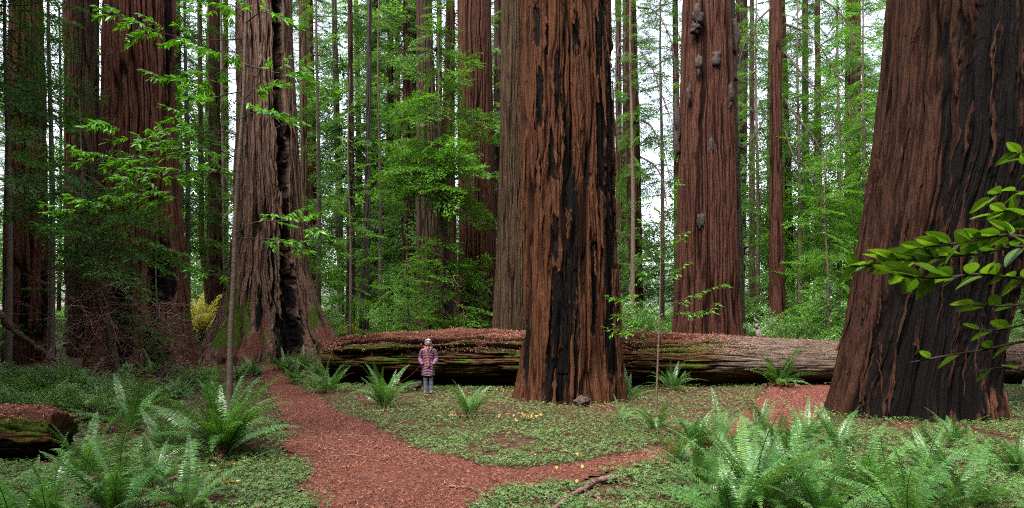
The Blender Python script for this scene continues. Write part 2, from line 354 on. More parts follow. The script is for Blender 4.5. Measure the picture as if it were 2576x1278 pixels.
def redwood(prof, Yc, mat, seed, label, name='redwood_tree', group=None, **kw):
    t = tree_at(name, prof, Yc, label, 'redwood tree', group); trunk(prof, Yc, mat, seed, t, **kw); return t
def strips(t, prof, Yc, mat, seed, n, L=(.5, 1.8), w=(.03, .09), zr=(.3, 10), off=.05):
    """loose fibrous strips of bark that lie along the trunk and lift off at one end"""
    prof = np.array(sorted(prof, key=lambda r: -r[0]), float); zz = CH - (prof[:, 0] - HY) / F * Yc; cx = ((prof[:, 1] + prof[:, 2]) / 2 - CX) / F * Yc
    rr = (prof[:, 2] - prof[:, 1]) / 2 / F * Yc / np.sqrt(1 + (cx / Yc) ** 2); r = np.random.default_rng(seed); th0 = math.atan2(-Yc, -cx[0]); org = np.array(t.location)
    for q in range(n):
        th = th0 + r.uniform(-1.25, 1.25); z1 = r.uniform(*zr); l = r.uniform(*L); ww = r.uniform(*w); k = 12; f = np.linspace(0, 1, k); z = z1 - l * f; tilt = r.normal(0, .05)
        a = th + tilt * f + .012 * np.cumsum(r.normal(0, 1, k)); lift = off + (.03 + .10 * r.random()) * (f ** 3 if r.random() < .7 else (1 - f) ** 3); R_ = np.interp(z, zz, rr) + lift; X_ = np.interp(z, zz, cx)
        wd = ww * np.sin(np.pi * np.clip(f * .93 + .04, 0, 1)) ** .5 * (1 + .25 * r.normal(0, 1, k)); da = wd / R_ / 2; V = []
        for i in range(k):
            for (s_, dr) in ((-1, 0), (0, .022), (1, 0), (0, -.012)): V.append([X_[i] + (R_[i] + dr) * math.cos(a[i] + s_ * da[i]), Yc + (R_[i] + dr) * math.sin(a[i] + s_ * da[i]), z[i]])
        i = np.arange(k - 1)[:, None] * 4; j = np.arange(4)[None]; Q = np.stack([i + j, i + (j + 1) % 4, i + 4 + (j + 1) % 4, i + 4 + j], -1).reshape(-1, 4)
        mk('bark_strip', np.array(V) - org, Q, mat, t, False)
# centre giant
T8 = redwood([(0, 1314, 1530), (300, 1313, 1538), (600, 1317, 1550), (800, 1317, 1556), (930, 1314, 1562), (990, 1305, 1568), (1030, 1294, 1576)], 18.2, M_orange, 100,
    'huge fire scarred redwood in the middle of the clearing with black streaked orange brown bark', nu=820, nz=560, furrow=.085, cells=46, plates=.10, lobes=10, lobeamp=.12, vstretch=1.5, wob=.02,
    char=[(1351, 70, 8, 50), (1358, 250, 9, 75), (1405, 220, 9, 90), (1388, 380, 9, 70), (1424, 420, 14, 120), (1449, 95, 9, 60), (1440, 560, 14, 130), (1398, 600, 8, 60), (1478, 430, 7, 40),
          (1515, 250, 14, 260), (1536, 500, 12, 420), (1405, 830, 26, 150), (1440, 780, 20, 200), (1492, 720, 12, 120), (1545, 850, 14, 120), (1392, 950, 26, 90), (1450, 950, 12, 90), (1322, 870, 8, 90)], front=.75)
strips(T8, [(0, 1314, 1530), (600, 1317, 1550), (930, 1314, 1562), (1030, 1294, 1576)], 18.2, M_orange, 5, 60, (.6, 2.4), (.04, .12), (.9, 10.6), .07)
# right giant, very near
T10 = redwood([(0, 2216, 2650), (200, 2200, 2640), (400, 2178, 2625), (600, 2150, 2590), (800, 2118, 2535), (950, 2085, 2500), (1040, 2064, 2500), (1100, 2050, 2512)], 15.6, M_dark, 200,
    'massive dark redwood at the right with a leaning flared base burnt black', nu=820, nz=560, furrow=.07, cells=64, plates=.05, lobes=12, lobeamp=.12, vstretch=1.8, wob=.02,
    char=[(2300, 900, 130, 190), (2420, 820, 120, 260), (2500, 500, 80, 600), (2260, 1040, 120, 60), (2440, 560, 60, 200), (2250, 700, 14, 150), (2380, 330, 10, 300)], front=.75,
    duff=[(2490, 1000, 40, 50), (2440, 1060, 60, 30)])
strips(T10, [(0, 2216, 2650), (400, 2178, 2625), (800, 2118, 2580), (1040, 2064, 2575)], 15.6, M_dark, 7, 50, (.5, 2.2), (.03, .09), (.9, 9), .05)
T3 = redwood([(0, 598, 732), (200, 600, 740), (400, 596, 750), (550, 592, 758), (680, 580, 774), (760, 562, 798), (820, 538, 826), (860, 514, 854), (890, 490, 876), (910, 480, 886)], 31.5, M_weather, 300,
    'broad weathered redwood with a tall black hollow and mossy buttressed foot', nu=620, nz=520, furrow=.11, cells=52, plates=.12, lobes=13, lobeamp=.17, vstretch=1.6,
    cleft=[(697, 120, 9, 180), (706, 300, 8, 170), (714, 480, 10, 130), (719, 640, 13, 100), (722, 740, 18, 80), (727, 850, 26, 70)],
    char=[(700, 110, 10, 180), (708, 300, 10, 170), (716, 480, 12, 130), (720, 640, 14, 100), (723, 740, 20, 80), (730, 850, 30, 70), (650, 770, 8, 60), (683, 690, 8, 90)],
    moss=[(588, 780, 20, 80), (565, 850, 34, 30), (620, 800, 10, 50), (660, 840, 14, 40), (700, 820, 6, 60), (790, 800, 14, 30)], duff=[(640, 865, 34, 26), (668, 820, 10, 24), (818, 855, 16, 34), (590, 888, 50, 12)])
strips(T3, [(0, 598, 732), (400, 596, 750), (680, 580, 774), (820, 542, 812), (890, 498, 852)], 31.5, M_weather, 6, 40, (1., 3), (.05, .14), (4, 17), .06)
T2 = redwood([(0, 262, 440), (300, 260, 444), (500, 252, 456), (650, 236, 470), (800, 226, 482), (900, 216, 492), (960, 205, 500)], 27.5, M_dark_lift, 400,
    'large dark red redwood with a hollowed twin base behind dead twigs, left side', nu=560, nz=460, furrow=.10, cells=48, plates=.08, lobes=8, lobeamp=.12, vstretch=1.7,
    cleft=[(395, 730, 14, 110), (300, 820, 20, 100), (385, 900, 20, 60)], char=[(405, 700, 26, 110), (300, 820, 30, 120), (440, 690, 10, 60), (385, 900, 30, 60), (425, 100, 10, 200)])
T0 = redwood([(0, 22, 108), (300, 16, 116), (600, 10, 122), (850, 8, 136), (900, 4, 140)], 30, M_dark_lift, 500, 'dark red redwood trunk at the far left edge', nu=300, nz=260, furrow=.08, cells=34, lobes=7, lobeamp=.1, char=[(60, 760, 12, 100), (112, 760, 10, 100)])
redwood([(0, 158, 206), (300, 160, 208), (600, 163, 212), (900, 160, 218)], 36, M_red, 520, 'reddish redwood trunk half hidden behind the leaning brown one, left', nu=180, nz=160, furrow=.07, cells=18)
redwood([(0, 190, 244), (300, 198, 252), (500, 200, 260), (700, 172, 262), (900, 168, 266)], 32, M_brown, 540, 'grey brown redwood leaning slightly, just left of the large dark red one', nu=240, nz=220, furrow=.05, cells=22)
T7 = redwood([(0, 1262, 1332), (400, 1257, 1336), (600, 1250, 1338), (830, 1238, 1345), (880, 1230, 1350)], 26.2, M_brown, 600, 'tall grey brown redwood directly left of and behind the centre giant', nu=420, nz=420, furrow=.04, cells=60, vstretch=1.0)
T5 = redwood([(0, 1152, 1234), (300, 1152, 1238), (600, 1156, 1246), (760, 1148, 1256), (830, 1138, 1266), (880, 1130, 1272)], 32, M_red, 620, 'straight reddish redwood with clean ribbed bark behind the fallen log', nu=380, nz=380, furrow=.07, cells=50, vstretch=3.0, lobes=9, lobeamp=.05)
redwood([(0, 1048, 1084), (400, 1048, 1102), (830, 1046, 1110), (880, 1040, 1112)], 35, M_far, 640, 'dark redwood partly covered by bright green young foliage, centre left', nu=220, nz=200, furrow=.07, cells=20)
redwood([(0, 1124, 1144), (400, 1110, 1142), (700, 1104, 1150), (830, 1100, 1164), (880, 1096, 1170)], 36, M_dark, 650, 'dark scorched redwood between the foliage covered one and the reddish one', nu=220, nz=200, furrow=.07, cells=18, char=[(1130, 750, 14, 80)])
T9 = redwood([(0, 1719, 1836), (300, 1708, 1846), (600, 1700, 1852), (800, 1694, 1858), (860, 1688, 1864)], 29, M_red, 700, 'big reddish redwood with knobbly burls behind the fallen log, right of centre', nu=480, nz=460, furrow=.085, cells=46, vstretch=2.4, lobes=8, lobeamp=.05)
redwood([(0, 1826, 1848), (300, 1834, 1856), (600, 1840, 1868), (860, 1842, 1876)], 32, M_pale, 720, 'pale grey brown trunk tucked behind the right side of the burled redwood', nu=180, nz=200, furrow=.04, cells=22)
# ------------------------------------------------------------------ foliage building blocks
leafq = np.array([[0, 0, 0], [.5, -.5, .03], [1, 0, -.05], [.5, .5, .03]]); leaff = np.array([[0, 1, 2, 3]])
def spray(seed, ntw=11, per=5, leaf=.075, wid=.42, droop=.25, tl=.36, asp=.5):
    """a flat branch along +x, one unit long; returns leaf arrays and axis path"""
    r = np.random.default_rng(seed); pos = []; az = []; el = []; ln = []
    ax = lambda t: np.array([t, .04 * math.sin(t * 5 + seed), .10 * t - droop * t * t])
    tw = []
    for k in range(ntw):
        t = .15 + .85 * (k + r.random() * .5) / ntw; s = 1 if k % 2 else -1
        for s in (1, -1):
            L = tl * (1.1 - .75 * t) * (.7 + .6 * r.random()); a = s * (.75 + .35 * r.random())
            p0 = ax(t); dirv = np.array([math.cos(a), math.sin(a), -.22 + .25 * r.random()]); tw.append((p0, p0 + dirv * L))
            for q in range(per):
                f = (q + .6) / per; p = p0 + dirv * L * f; p = p + np.array([0, 0, -.08 * L * f * f]); 
                pos.append(p); az.append(a + (.7 if q % 2 else -.7) * (1 - .4 * f) + r.normal(0, .25)); el.append(r.normal(-.1, .35)); ln.append(leaf * (.7 + .6 * r.random()))
    V = leafq.copy(); V[:, 1] *= asp
    M = rot_zyx(np.array(az), np.array(el), r.normal(0, .5, len(az)))
    W, Fc = inst(V, leaff, np.array(pos), M, np.array(ln))
    axp = np.array([ax(t) for t in np.linspace(0, 1, 6)])
    return W, Fc, axp, tw
SPF = [spray(s, 13, 8, .062, asp=.42) for s in range(4)]
SPD = [spray(s, 9, 5, .09, asp=.4) for s in range(4)]
SPB = [spray(s, 9, 5, .15, asp=.8) for s in range(4)]            # coarse and wide, for the unseen light-blocking foliage
SPM = [spray(s, 14, 8, .058, asp=.42) for s in range(10, 14)]      # middle distance
SPN = [spray(s, 16, 9, .048, asp=.42, droop=.18) for s in range(20, 24)]   # near
def woodtube(mb, p, r0, k=3, r1=None): mb.add(*tube(p, np.linspace(r0, r0 * .25 if r1 is None else r1, len(p)), k))
def crown(seed, z0, z1, Lf, nb, SP, el=.0, rx=.1, gaps=.25, r0=.03, azr=None, twigs=False):
    """foliage + branch arrays of a conifer crown around the z axis"""
    r = np.random.default_rng(seed); fo = MB(); br = MB()
    groups = {k: [] for k in range(len(SP))}
    gz = r.random(40)
    for b in range(nb):
        z = z0 + (z1 - z0) * (b + r.random()) / nb
        if gz[int((z - z0) / (z1 - z0) * 39)] < gaps and r.random() < .75: continue
        a = r.random() * 2 * np.pi if azr is None else azr[0] + (azr[1] - azr[0]) * r.random()
        L = Lf((z - z0) / (z1 - z0)) * (.55 + .7 * r.random()); e = el + r.normal(0, .32)
        groups[r.integers(len(SP))].append((z, a, L, e, r.normal(0, .5)))
    for k, lst in groups.items():
        if not lst: continue
        A = np.array(lst); W, Fc, axp, tw = SP[k]
        M = rot_zyx(A[:, 1], A[:, 3], A[:, 4]); pos = np.stack([rx * np.cos(A[:, 1]), rx * np.sin(A[:, 1]), A[:, 0]], -1)
        fo.add(*inst(W, Fc, pos, M, A[:, 2]))
        for q in range(len(A)):
            P = (M[q] @ axp.T).T * A[q, 2] + pos[q]; br.add(*tube(P, np.linspace(r0, r0 * .2, 6) * min(1, A[q, 2] / 2 + .3), 3))
            if twigs:
                for (a0, a1) in tw:
                    br.add(*tube((M[q] @ np.array([a0, a1]).T).T * A[q, 2] + pos[q], [r0 * .22, r0 * .1], 3))
    return fo, br
# far tree prototypes: crown > mesh data reused
FARC = []
for s in range(6):
    fo, br = crown(900 + s, 4 + s % 3 * 2, 46, lambda t: (3.6 - 1.6 * t) * (1 + .3 * math.sin(t * 9)), 230, SPF, el=-.15, rx=.25, gaps=.34, r0=.05)
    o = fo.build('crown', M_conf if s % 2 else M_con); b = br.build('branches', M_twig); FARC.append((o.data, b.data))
    bpy.data.objects.remove(o); bpy.data.objects.remove(b)
def simple_trunk(name, seed, r, H, mat):
    nu, nz = 40, 46; z = np.linspace(-1, H, nz); th = np.linspace(0, 2 * np.pi, nu, endpoint=False); TH, ZZ = np.meshgrid(th, z); U = TH / 2 / np.pi
    rr = r * (1 - .55 * np.clip(ZZ / H, 0, 1)) + r * .35 * np.exp(-np.clip(ZZ + .5, 0, 99) / .8)
    a = vn(U, ZZ * .15, 14, seed); f = np.abs(2 * a - 1) ** .6; rr = rr + r * .14 * (f - .6)
    P = np.stack([rr * np.cos(TH) + .25 * np.sin(ZZ * .09 + seed), rr * np.sin(TH), ZZ], -1).reshape(-1, 3)
    i = np.arange(nz - 1)[:, None] * nu; j = np.arange(nu)[None]; j2 = (j + 1) % nu
    Q = np.stack([i + j, i + j2, i + nu + j2, i + nu + j], -1).reshape(-1, 4)
    o = mk(name, P, Q, mat, None, True, dict(groove=np.clip(1.2 - 1.5 * f, 0, 1).ravel())); d = o.data; bpy.data.objects.remove(o); return d
FART = [simple_trunk('trunk', 40 + s, .42 + .1 * s, 48, [M_far, M_far, M_dark, M_far][s]) for s in range(4)]
def add_crown(t, k, s=1.0, rz=0, z=0, wid=1.0):
    cr, bd = FARC[k % 6]; o = child('crown', cr, t, (0, 0, z), (0, 0, rz), (s * wid, s * wid, s)); child('branches', bd, o)
# mid-distance trunks that can be told apart
MID = [  # profile, Y, material, label, crown size or None
    ([(0, 524, 552), (400, 524, 556), (700, 520, 562), (870, 514, 568)], 38, M_dark, 'dark slim redwood left of the hollow buttressed tree', None),
    ([(0, 497, 507), (600, 500, 514), (760, 516, 530), (870, 520, 536)], 37, M_brown, 'thin bent trunk touching the dark slim redwood', None),
    ([(0, 562, 574), (860, 560, 575)], 62, M_red, 'pale pinkish trunk just left of the hollow buttressed tree', .8),
    ([(0, 751, 769), (400, 756, 773), (860, 758, 776)], 42, M_brown, 'thin straight brown trunk right of the hollow tree', None),
    ([(0, 768, 786), (400, 772, 796), (860, 764, 802)], 48, M_red, 'reddish trunk behind the thin brown one, right of the hollow tree', .9),
    ([(0, 834, 846), (400, 842, 858), (830, 850, 868), (880, 850, 870)], 46, M_pale, 'slim foliage draped trunk, first beyond the left end of the log', .9),
    ([(0, 876, 886), (400, 876, 891), (860, 868, 894)], 38, M_far, 'slim dark trunk standing at the left end of the log', None),
    ([(0, 924, 936), (400, 920, 933), (860, 902, 927)], 37, M_pale, 'pale bare trunk leaning right, beyond the left part of the log', None),
    ([(0, 976, 990), (860, 966, 990)], 48, M_far, 'dark trunk wrapped in foliage between the pale leaning one and the pinkish one', .9),
    ([(0, 1014, 1030), (860, 1010, 1034)], 44, M_red, 'pinkish slim trunk left of the bright green young conifer', .6),
    ([(0, 948, 955), (860, 947, 957)], 66, M_far, 'very thin far trunk right of the pale leaning one', .8),
    ([(0, 1244, 1262), (860, 1240, 1262)], 47, M_far, 'narrow dark trunk in the gap right of the straight reddish redwood', .8),
    ([(0, 1548, 1562), (860, 1550, 1566)], 46, M_far, 'thin brown trunk just right of the centre giant', None),
    ([(0, 1574, 1600), (400, 1576, 1611), (860, 1588, 1620)], 38, M_dark, 'dark mid sized trunk in the gap between the centre giant and the burled redwood', .55),
    ([(0, 1886, 1896), (860, 1884, 1901)], 50, M_far, 'thin dark trunk right of the burled redwood', None),
    ([(0, 1936, 1966), (400, 1936, 1968), (870, 1932, 1977)], 37, M_red, 'dark and red two toned trunk with drooping bare branches, right', None),
    ([(0, 1962, 1974), (400, 1974, 1990), (870, 1977, 2004)], 43, M_dark, 'dark trunk right beside the two toned one', .7),
    ([(0, 2018, 2032), (870, 2018, 2038)], 58, M_brown, 'brown far trunk, third to the right of the two toned one', .9),
    ([(0, 2050, 2062), (870, 2046, 2072)], 50, M_far, 'foliage hung dark trunk left of the massive right redwood', .8),
    ([(0, 2128, 2150), (870, 2120, 2150)], 52, M_brown, 'wide hazy trunk closest to the massive right redwood', 1.0),
]
for q, (prof, Yc, mat, lab, cs) in enumerate(MID):
    t = redwood(prof, Yc, mat, 1000 + q * 9, lab, name='conifer_tree', nu=90, nz=120, furrow=.05 * Yc / 45, cells=12, ext=12)
    if cs: add_crown(t, q, cs, q * 1.3, 0, .9)
# random far forest filling the background
rf = np.random.default_rng(5); placed = []; tries = 0
for k in range(3000):
    if len(placed) >= 62: break
    Yc = 46 + 90 * rf.random() ** .9; x = (rf.random() * 2 - 1) * (.83 * Yc + 3)
    pxx = CX + x / Yc * F
    if 785 < pxx < 850 or 1625 < pxx < 1700 or 1862 < pxx < 1930 or 1005 < pxx < 1040: continue
    if any((x - a) ** 2 + (Yc - b) ** 2 < 30 for a, b in placed): continue
    placed.append((x, Yc))
for q, (x, Yc) in enumerate(placed):
    t = empty('conifer_tree', (x, Yc, float(terrain(x, Yc))), 'slender far conifer among the many in the green forest background', 'conifer', 'far conifers in the forest background')
    s = .75 + .5 * rf.random(); child('trunk', FART[q % 4], t, (0, 0, 0), (0, 0, rf.random() * 6), (s * .9, s * .9, 1))
    add_crown(t, int(rf.integers(6)), .8 + .4 * rf.random(), rf.random() * 6.28, -4 * rf.random(), 1.1 + .5 * rf.random())
# the mass of forest beyond
r = np.random.default_rng(77); fm = MB()
n = 5200; Yp = 105 + 75 * r.random(n); xp = (r.random(n) * 2 - 1) * Yp * .95
lobe = 9 + 26 * n2(xp, Yp * 0, 7, 91) ** 1.5
zp = terrain(xp, Yp) + lobe * r.random(n) ** 1.6
M = rot_zyx(r.random(n) * 6.28, r.normal(-.2, .4, n), r.normal(0, .4, n))
for k in range(4):
    sl_ = slice(k, None, 4); fm.add(*inst(SPD[k][0], SPD[k][1], np.stack([xp, Yp, zp], -1)[sl_], M[sl_], 3 + 3 * r.random(len(xp[sl_]))))
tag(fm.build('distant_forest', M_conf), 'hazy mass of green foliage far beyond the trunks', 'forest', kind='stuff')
# foliage added around and behind the clearing, never in view, to block low light
r = np.random.default_rng(78); fm = MB(); n = 8000
ang = r.random(n) * 2 * np.pi; rad = 17 + 26 * r.random(n); xp = rad * np.cos(ang) * 1.3; yp = rad * np.sin(ang) - 6
ok = (yp < 4) | (np.abs(xp) > .86 * yp + 9); xp, yp = xp[ok], yp[ok]; n = len(xp)
zp = 1 + 33 * r.random(n)
M = rot_zyx(r.random(n) * 6.28, r.normal(-.2, .4, n), r.normal(0, .4, n))
for k in range(4):
    sl_ = slice(k, None, 4); fm.add(*inst(SPB[k][0], SPB[k][1], np.stack([xp, yp, zp], -1)[sl_], M[sl_], 5 + 4 * r.random(len(xp[sl_]))))
tag(fm.build('shade_foliage', M_con), 'unseen green foliage added around the clearing to shade it', 'forest', kind='stuff')

# burls on the burled redwood
def blob(seed, s=(1, 1, 1), rough=.35, n=20):
    u = np.linspace(0, 1, n, endpoint=False); v = np.linspace(0, np.pi, n // 2 + 1); U, Vv = np.meshgrid(u, v)
    rr = 1 + rough * 2 * (vn(U, Vv * 1.3, 5, seed) - .5) + rough * 1.2 * (vn(U, Vv * 4, 12, seed + 1) - .5) + rough * .6 * (vn(U, Vv * 9, 24, seed + 2) - .5)
    P = np.stack([rr * np.sin(Vv) * np.cos(U * 2 * np.pi) * s[0], rr * np.sin(Vv) * np.sin(U * 2 * np.pi) * s[1], rr * np.cos(Vv) * s[2]], -1).reshape(-1, 3)
    i = np.arange(len(v) - 1)[:, None] * n; j = np.arange(n)[None]; j2 = (j + 1) % n
    return P, np.stack([i + j, i + n + j, i + n + j2, i + j2], -1).reshape(-1, 4)
M_burl = plain('burl_wood', (.006, .004, .0035), (.05, .032, .028), 12, .85, .8)
T9l = np.array(T9.location)
for q, (px, py, w_, h_) in enumerate([(1800, 146, 15, 20), (1758, 165, 9, 20), (1830, 245, 13, 34), (1826, 275, 13, 22), (1788, 372, 9, 22), (1752, 70, 14, 14), (1756, 40, 12, 26), (1704, 300, 8, 50), (1702, 355, 8, 34), (1850, 95, 10, 40), (1765, 560, 8, 18), (1733, 235, 6, 22), (1846, 180, 8, 30)]):
    cx_ = 1774; rad_ = 68 + 12 * ss(0, 800, np.array(py)); dx = np.clip((px - cx_) / rad_, -1, 1)
    Yb = 29 - math.sqrt(max(0, 1 - dx * dx)) * 1.18 + .05
    V, Q = blob(60 + q * 3, (w_ / F * 29, w_ / F * 29 * .8, h_ / F * 29), .45, 24); c = at(px, py, Yb)
    mk('burl', V + c - T9l, Q, M_burl, T9, True)

# ------------------------------------------------------------------ the long fallen log
def loggrid(name, xs_, cfun, rfun, mat, seed, label, na=150, ledges=None, wgt=None):
    u = np.linspace(0, 1, na, endpoint=False); X, U = np.meshgrid(xs_, u, indexing='ij')      # angle: 0 = towards the camera, .25 = up
    c = np.array([cfun(x) for x in xs_]); rr = np.array([rfun(x) for x in xs_])[:, None]
    Uw = U + .012 * (vn(U, X * .6, 9, seed) - .5) * 2
    a = vn(Uw, X * .35, 34, seed + 1); v1 = np.exp(-((2 * a - 1) / .12) ** 2); f1 = 1 - v1; b = vn(Uw, X * 1.1, 100, seed + 2); v2 = np.exp(-((2 * b - 1) / .2) ** 2); f2 = 1 - v2
    d = .06 * (f1 - .6) + .03 * (f2 - .6) + .03 * (vn(U, X * 2.5, 40, seed + 8) - .5) + .14 * (vn(U, X * .5, 6, seed + 3) - .5) + .02 * (vn(U, X * 5, 90, seed + 4) - .5)
    W = wgt(X, U) if wgt else {}
    d = d * W.get('rough', 1.0) + W.get('d', 0.0)
    A = U * 2 * np.pi
    P = np.stack([X + (c[:, 0] - np.asarray(xs_))[:, None] + .05 * (vn(U, X * .0, 40, seed + 9) - .5), c[:, 1][:, None] - (rr + d) * np.cos(A), c[:, 2][:, None] + (rr + d) * np.sin(A)], -1)
    V = P.reshape(-1, 3); m = len(xs_)
    i = np.arange(m - 1)[:, None] * na; j = np.arange(na)[None]; j2 = (j + 1) % na
    Q = np.stack([i + j, i + j2, i + na + j2, i + na + j], -1).reshape(-1, 4)
    caps = []
    for e in (0, m - 1):
        k = len(V) ; V = np.concatenate([V, P[e].mean(0)[None] + np.array([[.12 if e == 0 else -.12, 0, 0]])])
        jj = np.arange(na); caps.append(np.stack([e * na + jj, e * na + (jj + 1) % na, np.full(na, k)], -1))
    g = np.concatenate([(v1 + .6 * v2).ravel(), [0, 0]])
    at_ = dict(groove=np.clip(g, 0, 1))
    for k in ('moss', 'duff', 'char', 'grey'):
        if k in W: at_[k] = np.concatenate([np.broadcast_to(W[k], X.shape).ravel(), [0, 0]])
    o = mk(name, V, [np.concatenate(caps), Q], mat, None, True, at_, loc=(float(xs_[0] + xs_[-1]) / 2, float(c[len(c) // 2][1]), float(c[len(c) // 2][2]) - .8))
    tag(o, label, 'log'); return o, P
t_ = M_logw.node_tree
pb = [n for n in t_.nodes if n.type == 'BSDF_PRINCIPLED'][0]; src = pb.inputs['Base Color'].links[0].from_socket
gn = noise(t_, 3, 7, (.3, 9, 9), rough=.7); gr = ramp(t_, [(.02, .013, .010), (.09, .064, .048), (.165, .13, .108)], [.36, .5, .64]); t_.links.new(gn.outputs[0], gr.inputs[0])
t_.links.new(mixc(t_, attr(t_, 'grey'), src, gr.outputs[0]), pb.inputs['Base Color'])
def ltop(x): return float(np.interp(x, [-6.6, -5.5, -4, -2.5, 0, 4, 7, 9, 11.3, 20], [1.50, 1.72, 1.84, 1.90, 1.88, 1.82, 1.74, 1.64, 1.52, 1.35]))
def lbot(x): return float(np.interp(x, [-6.6, -5, -3, 0, 20], [.35, .0, -.12, -.15, -.25]))
def lw(X, U):
    A = U * 2 * np.pi; left = ss(-1.2, -3.0, X) + 0; leftw = ss(.8, -.8, X)
    nz_ = vn(U * 0 + .37, X * .8, 8, 41) - .5
    out = dict(rough=1.0 + .6 * ss(8, 5.0, X) - .55 * ss(7.3, 8.4, X))
    d = np.zeros_like(X)
    # ledges that run up the left part: the wood is broken back in shelves under each lip
    for (a0, a1, dep, x0, x1) in ((.035, .085, .22, -6.4, .6), (.115, .150, .30, -6.2, -.6), (.172, .205, .24, -6.0, -1.8)):
        sh = (X + 6.5) * .0045; u0 = a0 - .018 + sh + .012 * np.sin(X * 1.9 + a0 * 90) + .01 * nz_; wdt = (a1 - a0) * (.6 + .8 * vn(U * 0 + a0, X * .5, 6, 43))
        m = ss(u0 - .004, u0 + .004, U) * ss(u0 + wdt + .006, u0 + wdt, U) * ss(x0, x0 + .7, X) * ss(x1 + 2.2, x1, X); d -= dep * m
    # right of the centre tree: rotten hollow under the top shell
    m = ss(.035, .07, U) * ss(.19, .165, U) * ss(3.6, 4.2, X) * ss(6.6, 6.1, X); d -= .16 * m
    # undercut base
    d -= .22 * ss(.0, -.12, np.where(U > .5, U - 1, U)) * ss(-.3, -.12, np.where(U > .5, U - 1, U))
    d += .05 * (vn(U, X * 1.5, 22, 47) - .5) * 2 * ss(8, 6.5, X)
    out['d'] = d; Us = np.where(U > .5, U - 1, U)
    nn = vn(U, X * 2.2, 60, 51) * .6 + vn(U, X * 6, 130, 52) * .4
    lip = np.clip(np.roll(d, -2, 1) - d, 0, 1) + np.clip(np.roll(d, 2, 1) - d, 0, 1)
    out['duff'] = np.clip(ss(.135, .19, Us + .10 * (nn - .5)) * ss(.45, .38, Us) + (d < -.05) * 0 + ss(.0, .05, d + .2) * 0, 0, 1)
    out['duff'] = np.maximum(out['duff'], ss(.45, .6, nn + .45 * ss(.10, .15, Us) - .25) * ss(-.02, .04, d + .12) * leftw * ss(.07, .11, Us))
    out['moss'] = .85 * ss(.52, .66, vn(U, X * 1.3, 26, 55) * .45 + nn * .35 + vn(U, X * 16, 300, 57) * .25 + .10 * ss(.02, .07, Us) * ss(.14, .09, Us)) * ss(-.08, 0, Us) * ss(8.2, 7, X) * (1 - .6 * out['duff'])
    out['char'] = np.clip(ss(-.10, -.2, d) * .8 * leftw + ss(-.08, -.15, Us) * .35, 0, 1)  # painted shade: shelf recesses and undercut base blackened in the colour
    out['grey'] = ss(6.6, 8.4, X + 1.8 * (vn(U, X * .7, 14, 56) - .5) + 4 * (Us - .03)) * ss(-.14, -.06, Us)
    return out
lx = np.arange(-6.5, 21, .035)
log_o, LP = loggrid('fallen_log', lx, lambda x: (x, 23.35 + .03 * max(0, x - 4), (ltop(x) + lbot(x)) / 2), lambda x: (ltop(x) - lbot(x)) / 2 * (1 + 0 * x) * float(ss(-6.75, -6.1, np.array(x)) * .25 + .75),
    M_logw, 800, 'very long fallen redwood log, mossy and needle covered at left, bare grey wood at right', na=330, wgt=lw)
# short mossy log at the lower left corner
def lw2(X, U):
    Us = np.where(U > .5, U - 1, U); nn = vn(U, X * 3, 50, 61) * .5 + vn(U, X * 9, 90, 62) * .5
    du = ss(.10, .16, Us + .10 * (nn - .5)) * ss(.42, .36, Us); mo = ss(.45, .6, nn + .45 * ss(.03, .07, Us) * ss(.14, .10, Us) - .05)
    return dict(duff=du, moss=mo * (1 - du) * ss(-.05, .03, Us), char=ss(-.02, -.10, Us) * .7, d=-.12 * ss(-.0, -.1, Us) + .03 * (nn - .5), rough=.8)  # underside blackened in the colour, standing in for shade
lx2 = np.arange(-10.8, -6.42, .03); gz_ = 0.02
log2, LP2 = loggrid('mossy_log', lx2, lambda x: (x - .42, 10.15 + .05 * (x + 7), gz_ + .33), lambda x: .47 * float(.72 + .28 * ss(-6.38, -6.75, np.array(x))), M_logw, 840,
    'short decaying log with a cap of red needles and moss at the lower left', na=130, wgt=lw2)

# ------------------------------------------------------------------ sticks and dead wood
def stick(name, pts, r0, r1, mat, label, cat='branch', k=8, bend=0, group=None, subs=()):
    P = smoothpath(pts, 5); mb = MB(); nse = np.random.default_rng(len(label)); rr = np.linspace(r0, r1, len(P)) * (1 + .18 * nse.normal(0, 1, len(P)))
    P = P + nse.normal(0, r0 * .18, P.shape); mb.add(*tube(P, rr, k))
    for s in subs: S = smoothpath(s, 4); mb.add(*tube(S, np.linspace(r1 * .9, r1 * .3, len(S)), 5))
    return tag(mb.build(name, mat, None, True, loc=P[0]), label, cat, group)
def gp(px, py, dz=.03): g = gnd(px, py); return g + np.array([0, 0, dz])
M_stick = plain('stick_bark', (.04, .02, .016), (.17, .10, .08), 16, .8, .6)
stick('fallen_branch', [gp(1385, 1300, .04), gp(1430, 1262, .05), gp(1462, 1245, .06), gp(1500, 1225, .07), gp(1540, 1215, .07), gp(1562, 1216, .06)], .03, .042, M_stick, 'thick reddish fallen branch lying in the clover at the bottom centre', subs=[[gp(1470, 1243), gp(1500, 1255), gp(1518, 1272)], [gp(1440, 1258), gp(1410, 1262), gp(1388, 1280)]])
stick('fallen_branch', [gp(1118, 1228, .02), gp(1165, 1231, .03), gp(1205, 1240, .03), gp(1245, 1262, .02)], .016, .008, M_stick, 'thin twig lying on the red path at the bottom')
stick('fallen_branch', [gp(1080, 1095), gp(1150, 1135), gp(1180, 1150), gp(1290, 1155), gp(1420, 1150), gp(1500, 1148)], .010, .006, M_stick, 'long thin twig at the edge between clover and path')
stick('fallen_branch', [gp(1445, 1075), gp(1495, 1078), gp(1508, 1086, .12), gp(1500, 1100)], .008, .005, M_stick, 'hooked bare twig arching over the clover below the centre giant')
